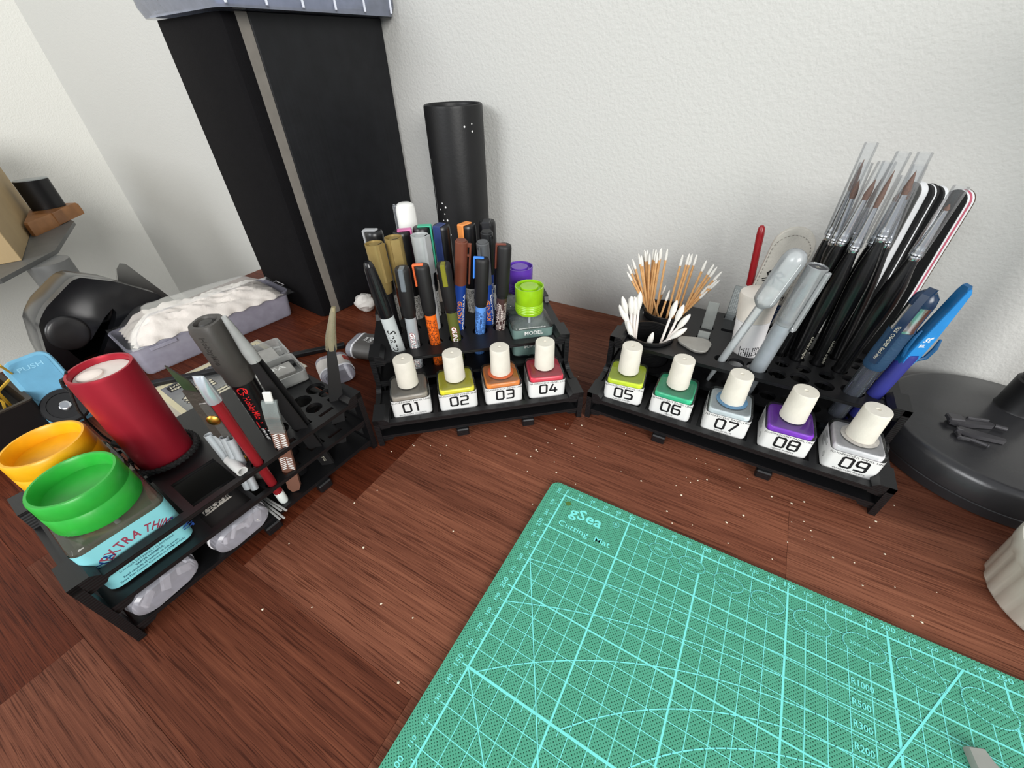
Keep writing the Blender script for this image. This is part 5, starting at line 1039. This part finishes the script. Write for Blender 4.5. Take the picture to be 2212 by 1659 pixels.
# ------------------------------------------------------------------ small cases, rod and vial on the desk between the racks
case('clear rounded case with grey size label standing near the speaker', P(-297, 72, 0.05, -75), 37, 18.2, 34, mat('mid_grey_sleeve', (86, 84, 82), 0.5), None, 0)
t = [o_ for o_ in COL.objects if o_.name.startswith('sponge_case')][-1]
w = MB(); w.flat = True; w.text('(SX)', 6, 0, 22, 18.75, 'CENTER', 0.1); w.text('HQ', 5, -1, 15.5, 18.75, 'CENTER', 0.1); w.build('size_print', mat('white_ink', (240, 240, 238), 0.4), t, 0)
case('clear rounded case with worn white and red sleeve, open lid', P(-267, 20, 0.05, 62), 34, 18.2, 32, mat('worn_white_sleeve', (196, 190, 184), 0.6), None, 0)
t = [o_ for o_ in COL.objects if o_.name.startswith('sponge_case')][-1]
m = MB(); m.m = Matrix(((1, 0, 0, 0), (0, 0, 1, 0), (0, 1, 0, 9.1), (0, 0, 0, 1))); m.loft([[(x*1.03, z_*1.05, y_) for x, z_ in stadium(34, 18.2)[2:9]] for y_ in (14, 24)], False, False); m.build('red_patch', mat('worn_red', (164, 58, 46), 0.6), t)
a, b = Vector((-449, -86, 2.6)), Vector((-318, 72, 2.6)); t = MB().box(-2.6, 2.6, -3.6, 3.6, 0, (b-a).length, 0.8).build('black_bar', BLACK); tag(t, 'long thin black bar lying on the desk behind the left rack', 'bar'); place(t, axis(a, b, (0, 0, 1)))
a, b = Vector((-304, 90, 4.3)), Vector((-278, 104, 4.3)); t = thing('glue_vial', 'small clear vial with amber remains beside the middle rack', 'vial', None, axis(a, b, (1, 0, 0)))
MB().lathe([(4.2, 0), (4.2, 29), (3.6, 29), (3.6, 1)], 18).build('vial_tube', CLEARP, t); MB().lathe([(3.3, 2), (3.3, 9)], 14).build('amber_rest', mat('amber_resin', (150, 116, 76), 0.4), t)
# crumpled tissue by the speaker
m = MB(); rt_ = random.Random(4); rings = []
for i in range(9):
    f_ = i/8; rr_ = 11*sin(pi*(0.12+0.8*f_))**0.7
    rings.append([((rr_+rt_.uniform(-2.4, 2.4))*cos(2*pi*k/14)*1.25, (rr_+rt_.uniform(-2.4, 2.4))*sin(2*pi*k/14), 0.1+f_*22+(rt_.uniform(-1.5, 1.5) if 0 < i < 8 else 0)) for k in range(14)])
m.loft(rings); t = m.build('crumpled_tissue', mat('white_tissue', (216, 212, 206), 0.85, bump=0.4, bscale=200), None, 60); tag(t, 'crumpled white tissue on the desk beside the speaker foot', 'tissue'); place(t, P(-362, 152, 0.6, 20))

# ------------------------------------------------------------------ light blue tape dispenser
n_ = Vector((0.70, -0.12, 0.70)).normalized(); up = Vector((-0.68, 0.06, 0.73)); up = (up-n_*up.dot(n_)).normalized(); sd = up.cross(n_)
Mx = Matrix((sd, up, n_)).transposed().to_4x4(); Mx.translation = Vector((-452, -143, 14.6))
t = thing('tape_dispenser', 'light blue push dispenser with black wheel behind the red torch', 'dispenser', None, Mx)
BLU = mat('light_blue_plastic', (112, 172, 202), 0.4, bump=0.06); BLUD = mat('light_blue_panel', (98, 158, 190), 0.45, bump=0.06)
m = MB(); m.loft([[(x, 22+y_, zz) for x, y_ in rr(34, 74, 9, 5)] for zz in (-6, 4)]+[[(x*0.94, 22+y_*0.97, 5.4) for x, y_ in rr(34, 74, 9, 5)]]); bd = m.build('shell', BLU, t)
m = MB(); m.loft([[(x, 34+y_, zz) for x, y_ in rr(27, 42, 6, 5)] for zz in (5.2, 5.75)]); pn = m.build('push_panel', BLUD, bd)
w = MB(); w.flat = True; w.text('PUSH', 6.2, 0, 46.5, 5.9, 'CENTER', 0.05, 1.25); w.build('push_word', mat('pale_blue_relief', (140, 196, 222), 0.4), pn, 0)
MB().lathe([(16.5, 5.4), (17, 6), (17, 9), (16, 10), (12.5, 10.2), (12.2, 9.4), (0.001, 9.2)], 40).build('wheel', BLACK, t)
MB().lathe([(4.4, 9.2), (4.4, 10.4), (3.6, 11), (1.6, 11.2), (0.001, 10.6)], 24).build('rivet', CHROME, t)

# ------------------------------------------------------------------ dark bin with yellow raffia at the left edge
t = thing('dark_bin', 'dark open bin of yellow raffia at the left edge of the desk', 'bin', None, P(-532, -243, 0, 0))
m = MB(); m.loft([RGL(158, 166, 3, 0.05), RGL(160, 168, 3, 1), RGL(164, 172, 3, 37), RGL(158, 166, 3, 37), RGL(154, 162, 3, 3)]); m.build('bin_shell', mat('bin_black', (16, 15, 16), 0.5), t)
m = MB(); m.loft([RGL(164.6, 172.6, 3, 36.8), RGL(164.6, 172.6, 3, 38.2), RGL(157.4, 165.4, 3, 38.2), RGL(157.4, 165.4, 3, 36.8)], False, False); m.build('bin_rim', mat('bin_rim_brown', (46, 40, 34), 0.5), t)
m = MB(); rr2 = random.Random(12)
for k in range(150):
    x0, y0 = rr2.uniform(-70, 70), rr2.uniform(-70, 76); pts = [(x0, y0, 6)]; dx, dy = rr2.uniform(-1, 1), rr2.uniform(-1, 1)
    for q in range(1, 7):
        zq = 6+q*rr2.uniform(8, 12)*(0.55+0.5*max(0, (y0+20)/96)); lim = 74 if zq < 44 else 90
        pts.append((max(-70, min(70, x0+dx*q*7+rr2.uniform(-5, 5))), max(-74, min(lim, y0+dy*q*6+rr2.uniform(-5, 5))), zq))
    m.tube(pts, 1.2, 4)
f_ = m.build('raffia', mat('yellow_raffia', (212, 168, 52), 0.6, var=0.3, vscale=40), None); f_['kind'] = 'stuff'; tag(f_, 'tangle of yellow raffia strands in the dark bin', 'raffia'); place(f_, P(-532, -243, 0.2))

# ------------------------------------------------------------------ glossy black moulded hood behind the tray
t = thing('black_hood', 'glossy black moulded plastic hood with hollow front on the desk', 'hood', None, P(0, 0, 0))
GB = mat('glossy_black_shell', (22, 23, 26), 0.2)
ol = [(-108.5, 60.7), (-104.5, 66), (-99, 71.2), (-93, 76), (-66, 90.5), (-61.0, 92.5), (-54.8, 92.6), (-31.1, 78.5), (-0.4, 50), (2, 44), (-10, 22), (-30, 0.3), (-114, 0.3), (-119, 4), (-121.6, 12.8), (-117, 36)]
hl = [(-103, 30), (-97, 25), (-80, 29), (-58, 46), (-47, 52), (-46, 47), (-52, 38), (-80, 9), (-92, 4), (-100, 12)]
def scal(pl, k, c): return [(c[0]+(y_-c[0])*k, c[1]+(z_-c[1])*k) for y_, z_ in pl]
FX = Matrix(((0, 0, 1, 0), (1, 0, 0, 0), (0, 1, 0, 0), (0, 0, 0, 1)))
m = MB(); m.m = FX; m.plate(ol, [hl], -556, -546)
m.m = Matrix.Identity(4); cc = (-60, 42)
m.loft([[(x, y_, z_) for y_, z_ in scal(ol, k, cc)] for x, k in ((-556, 1.0), (-562, 1.015), (-590, 1.0), (-612, 0.86), (-620, 0.6))], False, True); m.build('shell', GB, t, 50)
m = MB(); m.loft([[(x, -93+r_*1.05*cos(2*pi*q/28), 44+r_*1.15*sin(2*pi*q/28)) for q in range(28)] for x, r_ in ((-547, 17), (-544.5, 16.6), (-543, 14.5), (-542.3, 9), (-542, 0.1))]); m.build('lobe', mat('glossy_grey_lobe', (40, 39, 40), 0.3), t, 60)
t = MB(); t.loft([[(x, y_, z_) for y_, z_ in ((-30, 0.1), (40, 0.1), (10, 70), (4, 73), (-2, 68))] for x in (-627, -623)]); t = t.build('grey_panel', mat('mid_grey_panel', (112, 112, 108), 0.5)); tag(t, 'thin grey plastic panel standing behind the black hood', 'panel')

# ------------------------------------------------------------------ grey stand by the left wall with box, package and tin
t = thing('side_stand', 'grey metal stand with round column by the left wall', 'stand', None, P(-882, -7, 0))
GM = mat('grey_painted_metal', (92, 93, 92), 0.45)
m = MB(); m.loft([[(x+882, y_+7, zz) for x, y_ in ((-832, -72), (-907, 16), (-1075, 102), (-1180, 112), (-1330, 112), (-1330, -420), (-832, -420))] for zz in (34, 40)]); m.build('table_top', GM, t)
m = MB(); m.lathe([(27, -38), (27, 34)], 36); m.build('column', mat('grey_column', (110, 111, 110), 0.4), t)
m = MB(); m.lathe([(32, -46), (33, -44), (33, -39), (28, -38)], 36); m.build('collar', BLACK, t)
m = MB(); m.lathe([(22, -700), (22, -46)], 32); m.build('lower_column', mat('grey_column', (110, 111, 110), 0.4), t)
m = MB(); m.lathe([(180, -740), (182, -736), (175, -728), (22, -715)], 48); m.build('foot_plate', BLACK, t)
KR = mat('tan_cardboard', (176, 152, 112), 0.65, var=0.06, vscale=20, bump=0.1)
ux = Vector((-293, 109)).normalized(); t = thing('cardboard_box', 'large tan cardboard box on the grey stand, cut by the frame', 'box', None, Matrix(((ux.x, -ux.y, 0, -897), (ux.y, ux.x, 0, -28), (0, 0, 1, 40.05), (0, 0, 0, 1))))
m = MB(); m.box(0, 313, 0, 140, 0, 150, 0.8); bx_ = m.build('carton', KR, t)
m = MB(); m.box(-0.4, 313.4, 60, 62, 149, 150.6); m.build('flap_gap', mat('carton_gap', (96, 80, 56), 0.8), bx_)
t = thing('kraft_package', 'flat brown kraft paper package on the grey stand', 'package', None, Matrix(((-0.66, -0.75, 0, -1022), (0.75, -0.66, 0, 24), (0, 0, 1, 40.05), (0, 0, 0, 1))))
KP = mat('kraft_paper', (152, 104, 62), 0.55, var=0.15, vscale=60, bump=0.5, bscale=90)
m = MB(); m.loft([[(80+(x-80)*k, 28+(y_-28)*k, zz) for x, y_ in ((8, 0), (60, -2), (110, 1), (150, 0), (153, 30), (150, 60), (108, 58), (10, 7))] for k, zz in ((1, 0), (1.01, 6), (0.99, 19), (0.94, 22))]); kp = m.build('wrapper', KP, t)
m = MB(); m.box(70, 96, -2.6, 30, 0.5, 22.3, 0.6); m.build('tape_strip', mat('brown_tape', (138, 92, 54), 0.35), kp)
# black oval tin on top of the package
t = thing('oval_tin', 'black oval tin with pale top on the kraft package', 'tin', None, P(-1120, 92, 62.2, 80))
m = MB(); m.loft([[(x, y_, zz) for x, y_ in circ(25, 32, 0, 0, 15)] for zz in (0, 49)]); m.build('tin_body', mat('satin_black_tin', (20, 20, 22), 0.35), t)
m = MB(); m.loft([[(x*k, y_*k, zz) for x, y_ in circ(25, 32, 0, 0, 15)] for k, zz in ((1.0, 49), (0.97, 50.4), (0.9, 50.4))]); m.build('tin_top', mat('pale_tin_top', (150, 156, 156), 0.4), t)

# ------------------------------------------------------------------ small grey clip at the lower right on the mat
t = thing('plastic_offcut', 'grey plastic offcut lying on the cutting mat, lower right', 'offcut', None, P(231, -47, 3.1, 25))
m = MB(); m.loft([[(x*k, y_*k, zz) for x, y_ in ((-4.5, -16), (9, -16), (7, -4), (4.4, 2), (3.6, 7), (-3.4, 7.4), (-5, 0))] for k, zz in ((1, 0), (1, 3), (0.92, 4))]); m.build('grey_piece', mat('offcut_grey', (150, 152, 146), 0.5), t)
m = MB(); m.box(1, 9, -10, -4, 2, 5.4, 0.5); m.build('cream_piece', mat('offcut_cream', (206, 200, 182), 0.5), t)
# plastic shavings: uncountable crumbs
m = MB(); rc = random.Random(21); CR = [(1157, 977), (1166, 963), (1347, 963), (1188, 1037), (1222, 1035), (1255, 1057), (1310, 1053), (1400, 1041), (1590, 1072), (1597, 1074), (1558, 990), (1617, 992)]
def crumb(x, y, r):
    a = rc.uniform(0, pi); m.add([(x+r*cos(a+q*2*pi/5)*rc.uniform(0.7, 1.2), y+r*sin(a+q*2*pi/5)*rc.uniform(0.7, 1.2), 0.03) for q in range(5)]+[(x, y, r*0.9)], [(4, 3, 2, 1, 0)]+[(q, (q+1) % 5, 5) for q in range(5)])
SP = []
while len(SP) < 150:
    x, y = rc.uniform(-190, 250), rc.uniform(-200, 150)
    if x > -16 and y < 12: continue
    dens = 1.0 if (-120 < x < 220 and y > -20) else 0.25
    if rc.random() < dens: SP.append((x, y))
def blocked(x, y):
    for k_, (w1, d1) in (('R', (224, 152)), ('M', (185, 152)), ('L', (186, 103))):
        q = RK[k_].inverted() @ Vector((x, y, 0))
        if -3 < q.x < w1+3 and -3 < q.y < d1+3: return True
    return (x-283)**2+(y-205)**2 < 82**2 or (x-292)**2+(y-67)**2 < 42**2
for x, y in SP:
    if not blocked(x, y): crumb(x, y, rc.uniform(0.35, 0.9))
f_ = m.build('plastic_crumbs', mat('pale_crumbs', (226, 214, 190), 0.6, var=0.3, vscale=40), None, 0); f_['kind'] = 'stuff'; tag(f_, 'tiny pale plastic shavings scattered over the bare desk', 'crumbs')
